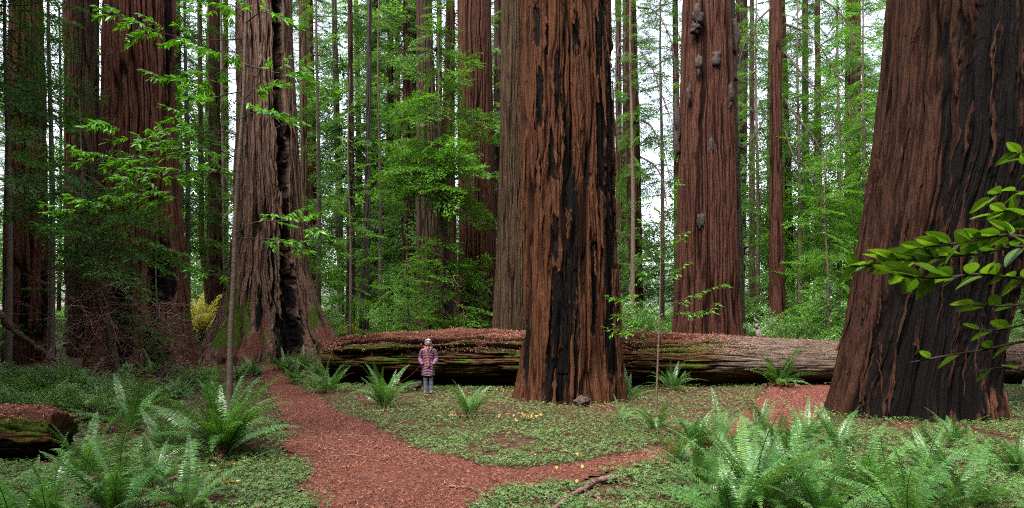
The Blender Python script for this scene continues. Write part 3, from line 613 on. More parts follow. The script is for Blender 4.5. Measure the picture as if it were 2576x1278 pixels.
stick('fallen_branch', [gp(205, 1250, .04), gp(240, 1222, .08), gp(262, 1205, .06)], .05, .035, M_stick, 'short broken branch stub among the ferns at the lower left')
stick('fallen_branch', [gp(1230, 988, .05), gp(1275, 974, .10), gp(1318, 950, .25)], .05, .07, plain('dark_dead_wood', (.03, .018, .012), (.10, .06, .04), 12, .9, .5), 'dark branch leaning against the log left of the centre giant')
stick('leaning_branch', [at(-40, 730, 17), at(0, 792, 17.2), at(25, 822, 17.4), at(60, 850, 17.6), at(100, 880, 17.9), at(140, 905, 18)], .10, .06, M_stick, 'leaning dead branch with a mossy stub at the left edge')
stick('dead_snag', [at(1912, 858, 30), at(1908, 835, 30), at(1903, 812, 30), at(1898, 800, 30)], .17, .03, plain('pale_dead_wood', (.12, .095, .085), (.24, .20, .18), 8), 'small pale broken snag standing behind the right part of the log', 'snag', subs=[[at(1908, 835, 30), at(1925, 822, 29.8), at(1944, 812, 29.7)], [at(1905, 825, 30), at(1895, 815, 30)]])
V, Q = blob(5, (.22, .18, .14), .3, 30); g = gnd(1462, 1022); mk_ = mk('root_burl', V + g + [0, -.25, .12], Q, plain('grey_root', (.02, .014, .011), (.085, .062, .05), 10, .9, .7), None, True, loc=g)
tag(mk_, 'rounded grey root burl at the foot of the centre giant', 'root')
V, Q = blob(9, (.27, .15, .15), .35, 34); a_ = .35; V = V @ np.array([[math.cos(a_), 0, -math.sin(a_)], [0, 1, 0], [math.sin(a_), 0, math.cos(a_)]]).T * 1.0
g = gnd(1045, 983); tag(mk('rotten_wood', V * [.85, 1, 1] + g + [0, 0, .10], Q, plain('mossy_rot', (.006, .005, .005), (.045, .042, .028), 14, .9, .8), None, True, loc=g), 'dark mossy lump of rotten wood on the ground left of the person', 'wood')

# ------------------------------------------------------------------ sword ferns
def frond(seed, a0, a1, npin=44, dead=False, wid=.095):
    r = np.random.default_rng(seed); n = 20; t = np.linspace(0, 1, n); an = a0 + (a1 - a0) * t ** 1.15
    ds = 1 / (n - 1); x = np.concatenate([[0], np.cumsum(np.cos(an[:-1]) * ds)]); z = np.concatenate([[0], np.cumsum(np.sin(an[:-1]) * ds)])
    y = .05 * np.sin(t * 2.2 + seed) * t; P = np.stack([x, y, z], -1); T, N, B = frames(P)
    mb = MB(); mb.add(*tube(P, np.linspace(.0065, .0015, n), 3), m=1)
    V = []; Fq = []; tw = r.normal(0, .12)
    for k in range(npin):
        f = .13 + .86 * (k / npin); q = f * (n - 1); i = min(int(q), n - 2); p = P[i] * (1 - q + i) + P[i + 1] * (q - i); tt = T[i]
        side0 = np.array([0, 1, 0.]) ; nn = np.cross(tt, side0); nn /= np.linalg.norm(nn)
        L = wid * min(1, (f - .05) / .18) * (1 - max(0, f - .35) / .65) ** .75 + .008
        for s in (-1, 1):
            if r.random() < (.25 if dead else .02): continue
            LL = L * (.85 + .3 * r.random()); dr = r.normal(0, .10) + (.9 * r.random() if dead else 0)
            sd = side0 * s + tt * (.28 + r.normal(0, .08)) - nn * (-.12 + dr) * 1.0 + np.array([0, 0, tw * s * .3]); sd /= np.linalg.norm(sd)
            w_ = .0082 * (.6 + .5 * L / wid); b = len(V)
            tip = p + sd * LL - np.array([0, 0, .22 * LL]) ; mid = p + sd * LL * .55
            V += [p - tt * w_ * .7, mid - tt * w_ * .8, tip, mid + tt * w_ * .6, p + tt * w_ * .7]
            Fq.append([b, b + 1, b + 3, b + 4]); 
            Fq.append([b + 1, b + 2, b + 2, b + 3])
    V = np.array(V); Fq = np.array(Fq); q4 = Fq[::2]; t3 = Fq[1::2][:, [0, 1, 3]]
    mb.add(V, q4); mb.T.append(t3 + mb.n - len(V)); mb.tm += [0] * len(t3)
    return mb
FR = []; FRD = []
for s, (a0, a1) in enumerate([(1.35, .35), (1.15, .0), (1.0, -.3), (.85, -.5), (1.45, .8), (.6, -.35), (1.2, -.5), (1.05, .3)]):
    FR.append(frond(s, a0, a1))
for s, (a0, a1) in enumerate([(.5, -.9), (.2, -.5), (.8, -1.6)]): FRD.append(frond(50 + s, a0, a1, 26, True, .10))
def todata(mb, name, mats): o = mb.build(name, mats); d = o.data; bpy.data.objects.remove(o); return d
FRdat = [todata(m, 'frond', [M_fern, M_stem]) for m in FR]; FRDdat = [todata(m, 'dead_frond', [M_fernd, M_deadtwig]) for m in FRD]
rfn = np.random.default_rng(31)
def fern(px, py, size, n, label, spread=(0, 2 * np.pi), nd=3, lean=None, up=0.0, loc=None):
    g = gnd(px, py) if loc is None else np.array(loc)
    t = empty('sword_fern', g, label, 'fern', 'sword ferns around the clearing')
    n = int(n * 1.55)
    for k in range(n):
        az = spread[0] + (spread[1] - spread[0]) * ((k + rfn.random() * .9) / n)
        j = int(rfn.integers(8)); s = size * (.70 + .55 * rfn.random())
        child('frond', FRdat[j], t, (.04 * math.cos(az), .04 * math.sin(az), .0), (rfn.normal(0, .22), rfn.normal(-up, .15), az), (s, s * (.85 + .3 * rfn.random()), s))
    for k in range(nd + 2):
        az = rfn.random() * 6.28; s = size * (.5 + .35 * rfn.random())
        child('dead_frond', FRDdat[int(rfn.integers(3))], t, (0, 0, .03), (rfn.normal(0, .5), .1, az), s)
    return t
NEARF = [(562, 1148, 1.42, 34, 'big upright fern hiding the foot of the slender sapling, left of the path', 4),
    (296, 1310, 1.15, 14, 'arching fern at the bottom edge whose long fronds reach towards the path', 3),
    (40, 1345, 1.0, 12, 'fern cut by the bottom left corner of the picture', 4),
    (330, 1085, 1.2, 12, 'fern with long low fronds between the mossy log and the big upright fern', 6),
    (965, 1026, 1.2, 18, 'vase shaped fern directly left of the person', 5),
    (824, 988, 1.2, 20, 'spreading fern at the left foot of the long log beside the path', 6),
    (1178, 1048, 1.0, 12, 'low sparse fern with brown fronds between the person and the centre giant', 8),
    (1956, 972, 1.5, 24, 'full fern standing in front of the bare grey part of the log', 4),
    (1580, 1004, 1.1, 10, 'thin fern at the right foot of the centre giant', 2),
    (1560, 1062, .6, 7, 'tiny fern in the clover right of the centre giant', 2),
    (1690, 985, 1.0, 13, 'yellowish fern beside the thin sapling in front of the log', 3),
    (1812, 1130, 1.05, 14, 'fern with one tall upright frond near the middle of the fern bank', 2),
    (1745, 1130, .85, 12, 'fern at the left edge of the big fern bank beside the forked path', 3),
    (1900, 1290, 1.25, 28, 'largest fern of the bank filling the foreground right of the path', 3),
    (1990, 1225, 1.0, 20, 'dense fern in the heart of the fern bank on the right', 2),
    (1760, 1240, .9, 12, 'spindly fern low in the clover at the left of the fern bank', 3),
    (2105, 1130, .8, 9, 'fern with paired upright fronds against the charred base of the right giant', 1),
    (2180, 1260, 1.0, 18, 'fern to the right of the largest one at the bottom of the bank', 2),
    (2330, 1180, .7, 12, 'fern growing under the burnt foot of the right giant', 2),
    (2440, 1290, 1.0, 16, 'shaded fern near the bottom right corner', 3),
    (2560, 1200, .9, 14, 'fern cut by the right edge of the picture', 2),
    (2290, 1340, 1.0, 13, 'fern cut by the bottom edge right of centre bank', 2),
    (1915, 1110, .85, 12, 'fern at the back of the bank beside the needle covered gap', 2),
    (640, 945, 1.0, 14, 'fern at the far bend of the path on its left side', 2),
    (715, 935, 1.1, 18, 'fern before the black hollow of the buttressed tree', 3),
    (765, 930, 1.1, 18, 'pale fern between the hollow tree and the log end', 3),
    (745, 965, 1.0, 16, 'fern on the right bank of the path at its far bend', 4),
    (595, 955, .8, 14, 'fern behind the slender sapling', 3),
    (500, 960, .9, 16, 'fern right of the twin based dark redwood', 3),
    (445, 1010, .9, 16, 'fern in the shade between the big upright fern and the dark redwood', 4),
    (120, 1010, .9, 14, 'fern above the short mossy log at the left', 3),
    (225, 960, .8, 12, 'fern near the foot of the young conifer at the left', 2),
    (60, 905, .9, 12, 'small bright fern by the leaning dead branch', 1),
    (205, 1210, 1.0, 12, 'fern with rusty lower fronds between the mossy log and the bottom edge', 6),
    (420, 1130, .9, 13, 'fern left of the big upright fern, half brown', 7),
    (130, 1345, .95, 11, 'broad fern at the bottom edge left of the arching one', 3),
    (395, 1230, .8, 9, 'small fern in the clover left of the yellow leaves', 4),
    (545, 1020, .85, 14, 'fern behind the big upright fern near the path bend', 3),
    (345, 1010, .95, 14, 'fern under the tangle of dead twigs', 5),
    (680, 905, .8, 16, 'fern against the mossy buttress of the hollow tree', 2),
    (800, 945, .75, 15, 'fern tucked under the broken left end of the log', 3),
    (885, 965, .6, 10, 'small fern at the foot of the log left of the vase shaped fern', 3),
    (1655, 1090, .75, 9, 'fern with one long trailing frond below the thin sapling', 3),
    (2030, 1110, .85, 12, 'fern between the needle covered gap and the paired upright fronds', 3),
    (2060, 1330, 1.1, 15, 'fern at the bottom edge in front of the largest one', 3),
    (2400, 1120, .7, 12, 'small fern by the torn roots of the right giant', 2),
    (1850, 1330, 1.1, 14, 'fern at the bottom edge left of the largest one', 4),
    (1955, 1150, .9, 13, 'upright fern at the back centre of the bank', 2),
    (2380, 1240, .9, 13, 'drooping fern in front of the torn roots of the right giant', 4),
    (470, 1290, 1.0, 12, 'fern at the bottom edge left of the path with curled fronds', 4),
    (1700, 1175, .7, 9, 'ragged fern at the end of the forked path', 5)]
for (px, py, s, n, lab, nd) in NEARF:
    if lab: fern(px, py, s, n, lab, nd=nd)
# small far ferns, one mesh each
FF = []
for s in range(3):
    mb = MB(); rr_ = np.random.default_rng(600 + s)
    for k in range(16):
        f = FR[int(rr_.integers(8))]; az = k / 16 * 6.28 + rr_.random() * .3; ca, sa = math.cos(az), math.sin(az); S = .6 + .5 * rr_.random()
        o = MB(); o.V = [v @ np.array([[ca, sa, 0], [-sa, ca, 0], [0, 0, 1]]) * S for v in f.V]; o.T = f.T; o.Q = f.Q; o.tm = f.tm; o.qm = f.qm; o.n = f.n; mb.merge(o)
    FF.append(todata(mb, 'sword_fern', [M_fern, M_stem]))
for k in range(70):
    Yc = 25.5 + 22 * rfn.random() ** 1.2; x = (rfn.random() * 2 - 1) * .8 * Yc
    if (x + 11.2) ** 2 + (Yc - 31.5) ** 2 < 14: continue
    o = bpy.data.objects.new('sword_fern', FF[k % 3]); COL.objects.link(o); o.location = (x, Yc, float(terrain(x, Yc))); s = .8 + .5 * rfn.random(); o.scale = (s, s, s); o.rotation_euler = (0, 0, rfn.random() * 6.28)
    tag(o, 'small fern far back on the forest floor beyond the log', 'fern', 'ferns beyond the fallen log')

# ------------------------------------------------------------------ clover-like ground cover, needle litter, yellow leaves
r = np.random.default_rng(3)
def covermask(x, y):
    m = .88 * ss(.30, .55, n2(x, y, 1.1, 71) * .6 + n2(x, y, .35, 72) * .4 + .1)
    g = lambda cx, cy, sx, sy: np.exp(-((x - cx) / sx) ** 2 - ((y - cy) / sy) ** 2)
    m = m * (1 - .75 * g(1.6, 17.0, 2.4, 1.7)) * (1 - .6 * g(5.5, 17.5, 3, 3.5)) * (1 - .55 * g(-9, 18, 6, 5)) * (1 - .6 * g(4.5, 21, 5, 2)) * (1 - .45 * g(-3, 19, 3, 1.6))
    rj = np.random.default_rng(12); return m * ~onpath(x + rj.normal(0, .09, np.shape(x)), y + rj.normal(0, .12, np.shape(x)))
# one plant: three leaflets, each a folded heart of four triangles
L3 = []; F3 = []
for k in range(3):
    a = k * 2.094; ca, sa = math.cos(a), math.sin(a)
    pts = np.array([[.05, 0, 0], [.55, -.42, .10], [1.0, -.40, .02], [.82, 0, -.06], [1.0, .40, .02], [.55, .42, .10]])
    b = len(L3); L3 += [[p[0] * ca - p[1] * sa, p[0] * sa + p[1] * ca, p[2]] for p in pts]; F3 += [[b, b + 1, b + 2, b + 3], [b, b + 3, b + 4, b + 5]]
L3 = np.array(L3); F3 = np.array(F3)
def scatter(n, y0, y1, xf=.80, pw=1.0):
    y = y0 + (y1 - y0) * r.random(n) ** pw; x = (r.random(n) * 2 - 1) * (xf * y + 1.0); return x, y
x, y = scatter(330000, 5.2, 27, pw=1.0); keep = r.random(len(x)) < covermask(x, y) * (.45 + .55 * ss(18, 8, y)); x, y = x[keep], y[keep]
x, y = x[:120000], y[:120000]
z = terrain(x, y) + .03 + .06 * r.random(len(x)) + .03 * n2(x, y, .5, 73)
M = rot_zyx(r.random(len(x)) * 6.28, r.normal(0, .28, len(x)), r.normal(0, .28, len(x)))
W, Fc = inst(L3, F3, np.stack([x, y, z], -1), M, (.020 + .012 * r.random(len(x))) * (1 + .25 * ss(12, 22, y)))
tag(mk('clover_cover', W, Fc, M_sorrel), 'low three leafed sorrel carpet on the forest floor', 'ground cover', kind='stuff')
# litter: thin curved needle sprays and chips
chip = np.array([[0, -.06, 0], [.5, -.07, .06], [1, -.02, 0], [1, .02, 0], [.5, .07, .06], [0, .06, 0]]); chf = np.array([[0, 1, 4, 5], [1, 2, 3, 4]])
x, y = scatter(90000, 5.0, 27, pw=.85); x2 = -7 + 17 * r.random(420000); y2 = 5 + 20 * r.random(420000) ** 1.6; k2 = onpath(x2, y2); x = np.concatenate([x, x2[k2]]); y = np.concatenate([y, y2[k2]]); op = onpath(x, y); keep = r.random(len(x)) < np.where(op, .45 + .55 * ss(.3, .6, n2(x, y, .7, 88) * .6 + n2(x, y, .2, 89) * .4), .85); x, y = x[keep], y[keep]
zz = terrain(x, y) + .022 + .02 * r.random(len(x))
M = rot_zyx(r.random(len(x)) * 6.28, r.normal(.05, .28, len(x)), r.normal(0, .6, len(x)))
W, Fc = inst(chip, chf, np.stack([x, y, zz], -1), M, np.where(onpath(x, y), .022, .03) + np.where(onpath(x, y), .05, .075) * r.random(len(x)) ** 2.2)
lt = MB().add(W, Fc)
tag(lt.build('needle_litter', M_litter), 'reddish redwood needle litter over path and soil', 'litter', kind='stuff')
# fallen twigs and brown fronds lying about
tw = MB(); rr_ = np.random.default_rng(91)
for k in range(150):
    y = 6.5 + 17 * rr_.random(); x = (rr_.random() * 2 - 1) * .78 * y; a = rr_.random() * 6.28; L = .15 + .5 * rr_.random() ** 2; pts = []
    for f in (-.5, -.15, .2, .5): pts.append([x + L * f * math.cos(a) + rr_.normal(0, .02), y + L * f * math.sin(a) + rr_.normal(0, .02), 0])
    pts = np.array(pts); pts[:, 2] = terrain(pts[:, 0], pts[:, 1]) + .035 + .03 * rr_.random(4); tw.add(*tube(smoothpath(pts, 3), np.linspace(.007, .003, 10), 4))
tag(tw.build('twig_litter', M_deadtwig), 'small fallen twigs scattered over the ground', 'litter', kind='stuff')
df = MB()
for k in range(130):
    y = 6.5 + 15.5 * rr_.random(); x = (rr_.random() * 2 - 1) * .78 * y
    if onpath(np.array([x]), np.array([y]))[0]: continue
    f = FRD[int(rr_.integers(3))]; a = rr_.random() * 6.28; S = .25 + .35 * rr_.random(); ca, sa = math.cos(a), math.sin(a); o = MB(); z = float(terrain(x, y)) + .03
    o.V = [v * np.array([1, 1, .25]) @ np.array([[ca, sa, 0], [-sa, ca, 0], [0, 0, 1]]) * S + [x, y, z] for v in f.V]; o.T = f.T; o.Q = f.Q; o.tm = f.tm; o.qm = f.qm; o.n = f.n; df.merge(o)
tag(df.build('dead_frond_litter', [M_fernd, M_deadtwig]), 'broken brown fern fronds lying on the forest floor', 'litter', kind='stuff')
# litter lying on the two logs
def loglitter(P, wfun, n, seed, size, mat, name, lab, prob):
    rr_ = np.random.default_rng(seed); a = rr_.integers(0, P.shape[0] - 1, n * 4); na = P.shape[1]; lo, hi = wfun; b = (lo + (hi - lo) * rr_.random(n * 4)) * na; bi = b.astype(int) % na
    p = P[a, bi]; nn = P[a, (bi + 1) % na] - P[a, bi]; nn2 = np.cross(P[np.minimum(a + 1, P.shape[0] - 1), bi] - p, nn); nn2 /= np.linalg.norm(nn2, axis=1, keepdims=True) + 1e-9
    up = np.abs(nn2[:, 2]); keep = (rr_.random(len(p)) < ss(.25, .8, up)) & (rr_.random(len(p)) < prob(p)); p = p[keep][:n]; m = len(p)
    p = p + np.array([0, -.02, .02]) * rr_.random((m, 1)) 
    M = rot_zyx(rr_.random(m) * 6.28, rr_.normal(-.25, .5, m), rr_.normal(0, .6, m)); W, Fc = inst(chip, chf, p, M, size * (.5 + rr_.random(m)))
    tag(mk(name, W, Fc, mat), lab, 'litter', kind='stuff')
loglitter(LP, (.06, .36), 34000, 5, .075, M_litter, 'log_litter', 'dead redwood needles lying on the long fallen log', lambda p: .25 + .75 * ss(9, 6.5, p[:, 0]) * 1.0)
loglitter(LP2, (.10, .38), 5000, 6, .06, M_litter, 'small_log_litter', 'red needles capping the short mossy log', lambda p: np.ones(len(p)))
# clumps of yellow maple-like dead leaves
mpl = []
for k in range(14):
    a = k / 14 * 2 * np.pi; rad_ = (1, .45)[k % 2] * (1 if abs(a - np.pi) > .5 else .5); mpl.append([rad_ * math.cos(a), rad_ * math.sin(a), .18 * math.sin(3 * a)])
mpl = np.array(mpl + [[0, 0, 0]]); mpf = np.array([[i, (i + 1) % 14, 14] for i in range(14)])
def leafheap(px, py, w_, d_, n, s, seed, label, mat=M_yellow):
    rr_ = np.random.default_rng(seed); g = gnd(px, py); p = np.stack([g[0] + rr_.normal(0, w_, n), g[1] + rr_.normal(0, d_, n), np.zeros(n)], -1); p[:, 2] = terrain(p[:, 0], p[:, 1]) + .06 + .07 * rr_.random(n)
    M = rot_zyx(rr_.random(n) * 6.28, rr_.normal(.2, .5, n), rr_.normal(0, .6, n)); W, Fc = inst(mpl, mpf, p, M, s * (.6 + .6 * rr_.random(n)))
    tag(mk('yellow_leaves', W, Fc, mat, loc=g), label, 'leaf pile', kind='stuff')
leafheap(1335, 1058, .24, .09, 22, .07, 1, 'brightest heap of yellow dead leaves below the centre giant')
leafheap(1262, 1058, .14, .12, 9, .06, 2, 'yellow leaves left of the brightest heap')
leafheap(1140, 1055, .12, .08, 6, .06, 3, 'few yellow leaves below the sparse brown fern')
leafheap(960, 1045, .25, .05, 9, .06, 4, 'yellow leaves at the foot of the vase shaped fern')
leafheap(1280, 985, .3, .4, 9, .05, 5, 'scattered yellow leaves by the log left of the centre giant')
leafheap(550, 1185, .18, .12, 9, .06, 6, 'yellow leaves at the foot of the big upright fern')
leafheap(575, 1232, .14, .06, 6, .07, 7, 'tan curled leaves near the bottom left of the path')
leafheap(1600, 1000, 3.2, 1.4, 45, .04, 8, 'small tan leaves strewn over the clover')
leafheap(900, 1100, 2.8, 1.6, 25, .035, 9, 'small pale leaves strewn over path and clover')
for q, (px, py, h_) in enumerate([(1398, 1212, .22), (1450, 1190, .30), (1462, 1222, .28), (1448, 1245, .2)]):
    g = gnd(px, py); mb = MB(); P = smoothpath([g, g + [.01, 0, h_ * .5], g + [.02, 0, h_]], 4); mb.add(*tube(P, [.003] * len(P), 4), m=1)
    M = rot_zyx(np.array([0.3, 2.2, 4.4]), np.array([-.9, -1.1, -.7]), np.zeros(3)); W, Fc = inst(leafq * [1, .7, 1], leaff, np.repeat(P[-1:], 3, 0), M, np.array([.09, .08, .07])); mb.add(W, Fc)
    tag(mb.build('withered_plant', [M_yellow, M_deadtwig], loc=g), ['withered plant with a pale leaf at the path edge', 'tallest withered plant with a yellow leaf on the path edge', 'withered plant with drooping cream leaf in the clover', 'lowest withered yellow plant next to the fallen branch'][q], 'plant')

# ------------------------------------------------------------------ broad-leaved saplings with branches traced in depth
def bleaf(n=5, wid=.2, fold=.05, curl=.12, serr=0, cols=(-1, 0, 1), vein=0.0):
    V = []; Fq = []; nc = len(cols)
    for k in range(n + 1):
        t = k / n; w_ = wid * math.sin(math.pi * min(1, t ** .85 * .97 + .02)) ** .8 * (1 + (serr if k % 2 else -serr)); zc = -curl * t * t
        for c in cols: V.append([t + .22 * wid * abs(c) * (1 - t), c * w_, zc + fold * abs(c) * w_ / wid + (vein * (1 if k % 2 else -1) * (.4 + .6 * abs(c)) if c else -vein * 2)])
    for k in range(n):
        for c in range(nc - 1): b = nc * k + c; Fq.append([b, b + nc, b + nc + 1, b + 1])
    return np.array(V), np.array(Fq)
BL = bleaf(4, .15)
def leafy_branch(mb_w, mb_l, P, r0, seed, dens=26, leaf=.10, start=.35, twig=.45, sag=.15, k=5, twd=4.5):
    """woody path P with side twigs carrying leaves"""
    rr_ = np.random.default_rng(seed); P = smoothpath(P, 5); seg = np.linalg.norm(np.diff(P, axis=0), axis=1).sum(); mb_w.add(*tube(P, np.linspace(r0, r0 * .3, len(P)), k))
    ntw = max(2, int(seg * twd)); pos = []; az = []; el = []
    for q in range(ntw):
        f = start + (1 - start) * (q + rr_.random()) / ntw; i = min(int(f * (len(P) - 1)), len(P) - 2); p = P[i]; t = P[i + 1] - P[i]; a0 = math.atan2(t[1], t[0])
        a = a0 + (1 if q % 2 else -1) * (.5 + .6 * rr_.random()); L = twig * (.5 + .8 * rr_.random()) * (1.15 - .6 * f); e = rr_.normal(.1, .25)
        d = np.array([math.cos(a) * math.cos(e), math.sin(a) * math.cos(e), math.sin(e)]); tp = [p + d * L * s - np.array([0, 0, sag * L * s * s]) for s in (0, .33, .66, 1)]
        mb_w.add(*tube(np.array(tp), np.linspace(r0 * .3, r0 * .12, 4), 3)); nl = max(3, int(L * dens))
        for m in range(nl):
            s = .25 + .75 * m / nl; pos.append(p + d * L * s - np.array([0, 0, sag * L * s * s])); az.append(a + (1 if m % 2 else -1) * (.9 - .6 * s) + rr_.normal(0, .2)); el.append(rr_.normal(-.25, .3))
    M = rot_zyx(np.array(az), np.array(el), rr_.normal(0, .5, len(az))); mb_l.add(*inst(BL[0], BL[1], np.array(pos), M, leaf * (.7 + .6 * rr_.random(len(az)))))
def sapling(name, base, stem, rad, branches, label, cat, leaf=.10, dens=26, twig=.45, matl=M_leaf, Y=None, seed=0, br=.012, twd=4.5):
    t = empty(name, base, label, cat); P = smoothpath(stem, 5); w_ = MB(); w_.add(*tube(P - base, np.interp(np.linspace(0, 1, len(P)), np.linspace(0, 1, len(rad)), rad), 10)); w_.build('trunk', M_stem, t, True)
    bw = MB(); bl = MB()
    for q, b in enumerate(branches):
        b = np.array(b) - base; leafy_branch(bw, bl, b, br, seed + q, dens, leaf, twig=twig, twd=twd)
    bw.build('branches', M_twig, t); bl.build('foliage', matl, t, True); return t
Yt = 11.2
S = lambda px, py, dy=0: at(px, py, Yt + dy)
stem = [S(566, 1135), S(577, 1000), S(580, 850), S(588, 700), S(592, 560), S(600, 420), S(612, 250), S(617, 100), S(622, -60), S(628, -250)]
sapling('broadleaf_sapling', gnd(566, 1130), stem, [.058, .046, .036, .026, .02], [
    [S(612, 97), S(540, 100, -.2), S(430, 88, -.5), S(350, 62, -.7), S(286, 34, -.9)],
    [S(614, 170), S(560, 175, .3), S(480, 205, .6), S(400, 190, .8)],
    [S(612, 160), S(680, 180, -.2), S(740, 190, -.3), S(784, 212, -.4)],
    [S(604, 300), S(650, 280, -.2), S(690, 295, -.4), S(712, 318, -.5)],
    [S(602, 340), S(540, 330, -.4), S(450, 350, -.8), S(340, 345, -1.2), S(240, 300, -1.5)],
    [S(600, 400), S(520, 370, -.2), S(420, 390, -.6), S(300, 400, -1), S(185, 372, -1.3)],
    [S(598, 440), S(500, 430, .4), S(400, 440, .8), S(300, 450, .6)],
    [S(590, 503), S(520, 500, -.3), S(430, 485, -.6), S(330, 500, -.9), S(200, 530, -1.2), S(130, 515, -1.4)],
    [S(590, 500), S(560, 430, .5), S(520, 380, .9), S(470, 330, 1.2)],
    [S(590, 590), S(640, 560, -.2), S(700, 555, -.4), S(760, 560, -.5), S(806, 590, -.6)],
    [S(590, 600), S(650, 600, .2), S(710, 610, .3), S(760, 640, .4)],
    [S(616, 60), S(660, 30, -.2), S(706, 48, -.4)], [S(618, 30), S(570, 10, .2), S(520, 30, .3)],
    [S(610, 230), S(560, 240, -.3), S(500, 260, -.5), S(450, 300, -.6)], [S(612, 130), S(560, 130, .3), S(500, 120, .5)],
    [S(608, 260), S(640, 220, .2), S(660, 200, .3)], [S(580, 700), S(540, 690, .2), S(500, 700, .3)]],
    'slender broadleaf sapling with bright green leafy branches rising from the big upright fern', 'sapling', leaf=.12, dens=40, twig=.6, seed=400, twd=7.5)
Yt = 15.5
sapling('broadleaf_sapling', gnd(1650, 1030), [S(1650, 1032), S(1655, 900), S(1660, 760), S(1662, 620), S(1660, 540), S(1662, 480)], [.028, .018, .008, .003], [
    [S(1660, 620), S(1690, 600), S(1726, 585)], [S(1660, 650), S(1625, 640), S(1600, 660)], [S(1661, 590), S(1640, 560), S(1610, 575)], [S(1660, 700), S(1690, 690), S(1730, 655)],
    [S(1658, 770), S(1700, 760, -.2), S(1760, 735, -.4), S(1832, 712, -.6)], [S(1657, 800), S(1700, 790, -.2), S(1760, 790, -.4), S(1800, 760, -.5)], [S(1657, 740), S(1620, 740, .2), S(1570, 750, .3), S(1530, 742, .4)],
    [S(1658, 680), S(1630, 690), S(1600, 720)], [S(1656, 820), S(1600, 810, .3), S(1550, 785, .5)], [S(1655, 860), S(1590, 840, .3), S(1520, 822, .4)], [S(1662, 500), S(1680, 470), S(1700, 450)], [S(1662, 540), S(1640, 510), S(1625, 500)]],
    'thin sapling with small glossy leaves in front of the log, right of the centre giant', 'sapling', leaf=.105, dens=26, twig=.36, seed=460, br=.007, twd=9)
# big leaves close to the camera at the right
BLN = bleaf(26, .25, .06, .14, .035, (-1, -.6, -.12, 0, .12, .6, 1), .006)
Yt = 2.0
base = np.array([2.9, 2.3, float(terrain(2.9, 2.3))])
t = empty('broadleaf_shrub', base, 'near shrub whose big bright toothed leaves reach in from the right edge', 'shrub')
bw = MB(); bl = MB(); rr_ = np.random.default_rng(8)
main = [base * 0 + 0, np.array([.05, 0, .8]), np.array([0, -.05, 1.5]), np.array([-.05, -.1, 2.1]), np.array([0, -.1, 2.9])]; Pm = smoothpath(main, 5); bw.add(*tube(Pm, np.linspace(.03, .012, len(Pm)), 8))
twigs = [([(2700, 640, .15), (2576, 620, .1), (2450, 640, 0), (2330, 650, 0), (2230, 660, .05), (2150, 672, .05)], 30, .085),
         ([(2700, 690, .1), (2576, 700, 0), (2460, 690, -.05), (2350, 700, -.1), (2240, 690, 0)], 20, .08), ([(2700, 790, .2), (2600, 810, .1), (2520, 830, .1), (2440, 830, .15)], 6, .075),
         ([(2700, 760, .1), (2600, 765, .05), (2500, 770, 0), (2430, 765, 0)], 6, .08),
         ([(2660, 860, .2), (2560, 862, .1), (2480, 880, .1), (2380, 895, .1), (2290, 912, .12)], 4, .075), ([(2700, 470, .15), (2620, 430, .1), (2576, 400, .1), (2560, 380, .1)], 7, .07),
         ([(2700, 520, .1), (2620, 500, .05), (2540, 480, .05), (2490, 500, .05)], 9, .07), ([(2700, 620, 0), (2600, 560, 0), (2550, 530, 0), (2500, 540, 0)], 9, .075), ([(2700, 960, .2), (2600, 940, .15), (2530, 925, .15), (2460, 935, .15)], 3, .07),
         ([(2640, 600, -.05), (2540, 590, -.05), (2420, 610, -.05), (2300, 625, 0)], 16, .08)]
for tw, nl, lf in twigs:
    P = [at(a, b, Yt + c) - base for a, b, c in tw]; P = [Pm[np.argmin(np.abs(Pm[:, 2] - P[0][2]))]] + P; P = smoothpath(P, 5); bw.add(*tube(P, np.linspace(.007, .0018, len(P)), 5))
    for q in range(nl):
        f = .35 + .65 * (q + .5) / nl; p = P[min(int(f * (len(P) - 1)), len(P) - 1)]; s = 1 if q % 2 else -1
        tdir = P[min(int(f * (len(P) - 1)), len(P) - 2) + 1] - P[min(int(f * (len(P) - 1)), len(P) - 2)]; a0 = math.atan2(tdir[1], tdir[0])
        M = rot_zyx(np.array([a0 + s * .75 * rr_.random()]), np.array([s * .38 + rr_.normal(0, .2)]), np.array([rr_.normal(.5, .4)])); bl.add(*inst(BLN[0], BLN[1], p[None], M, np.array([lf * 1.0 * (.7 + .5 * rr_.random())])))
bw.build('branches', M_twig, t, True); bl.build('foliage', M_leafn, t, True)

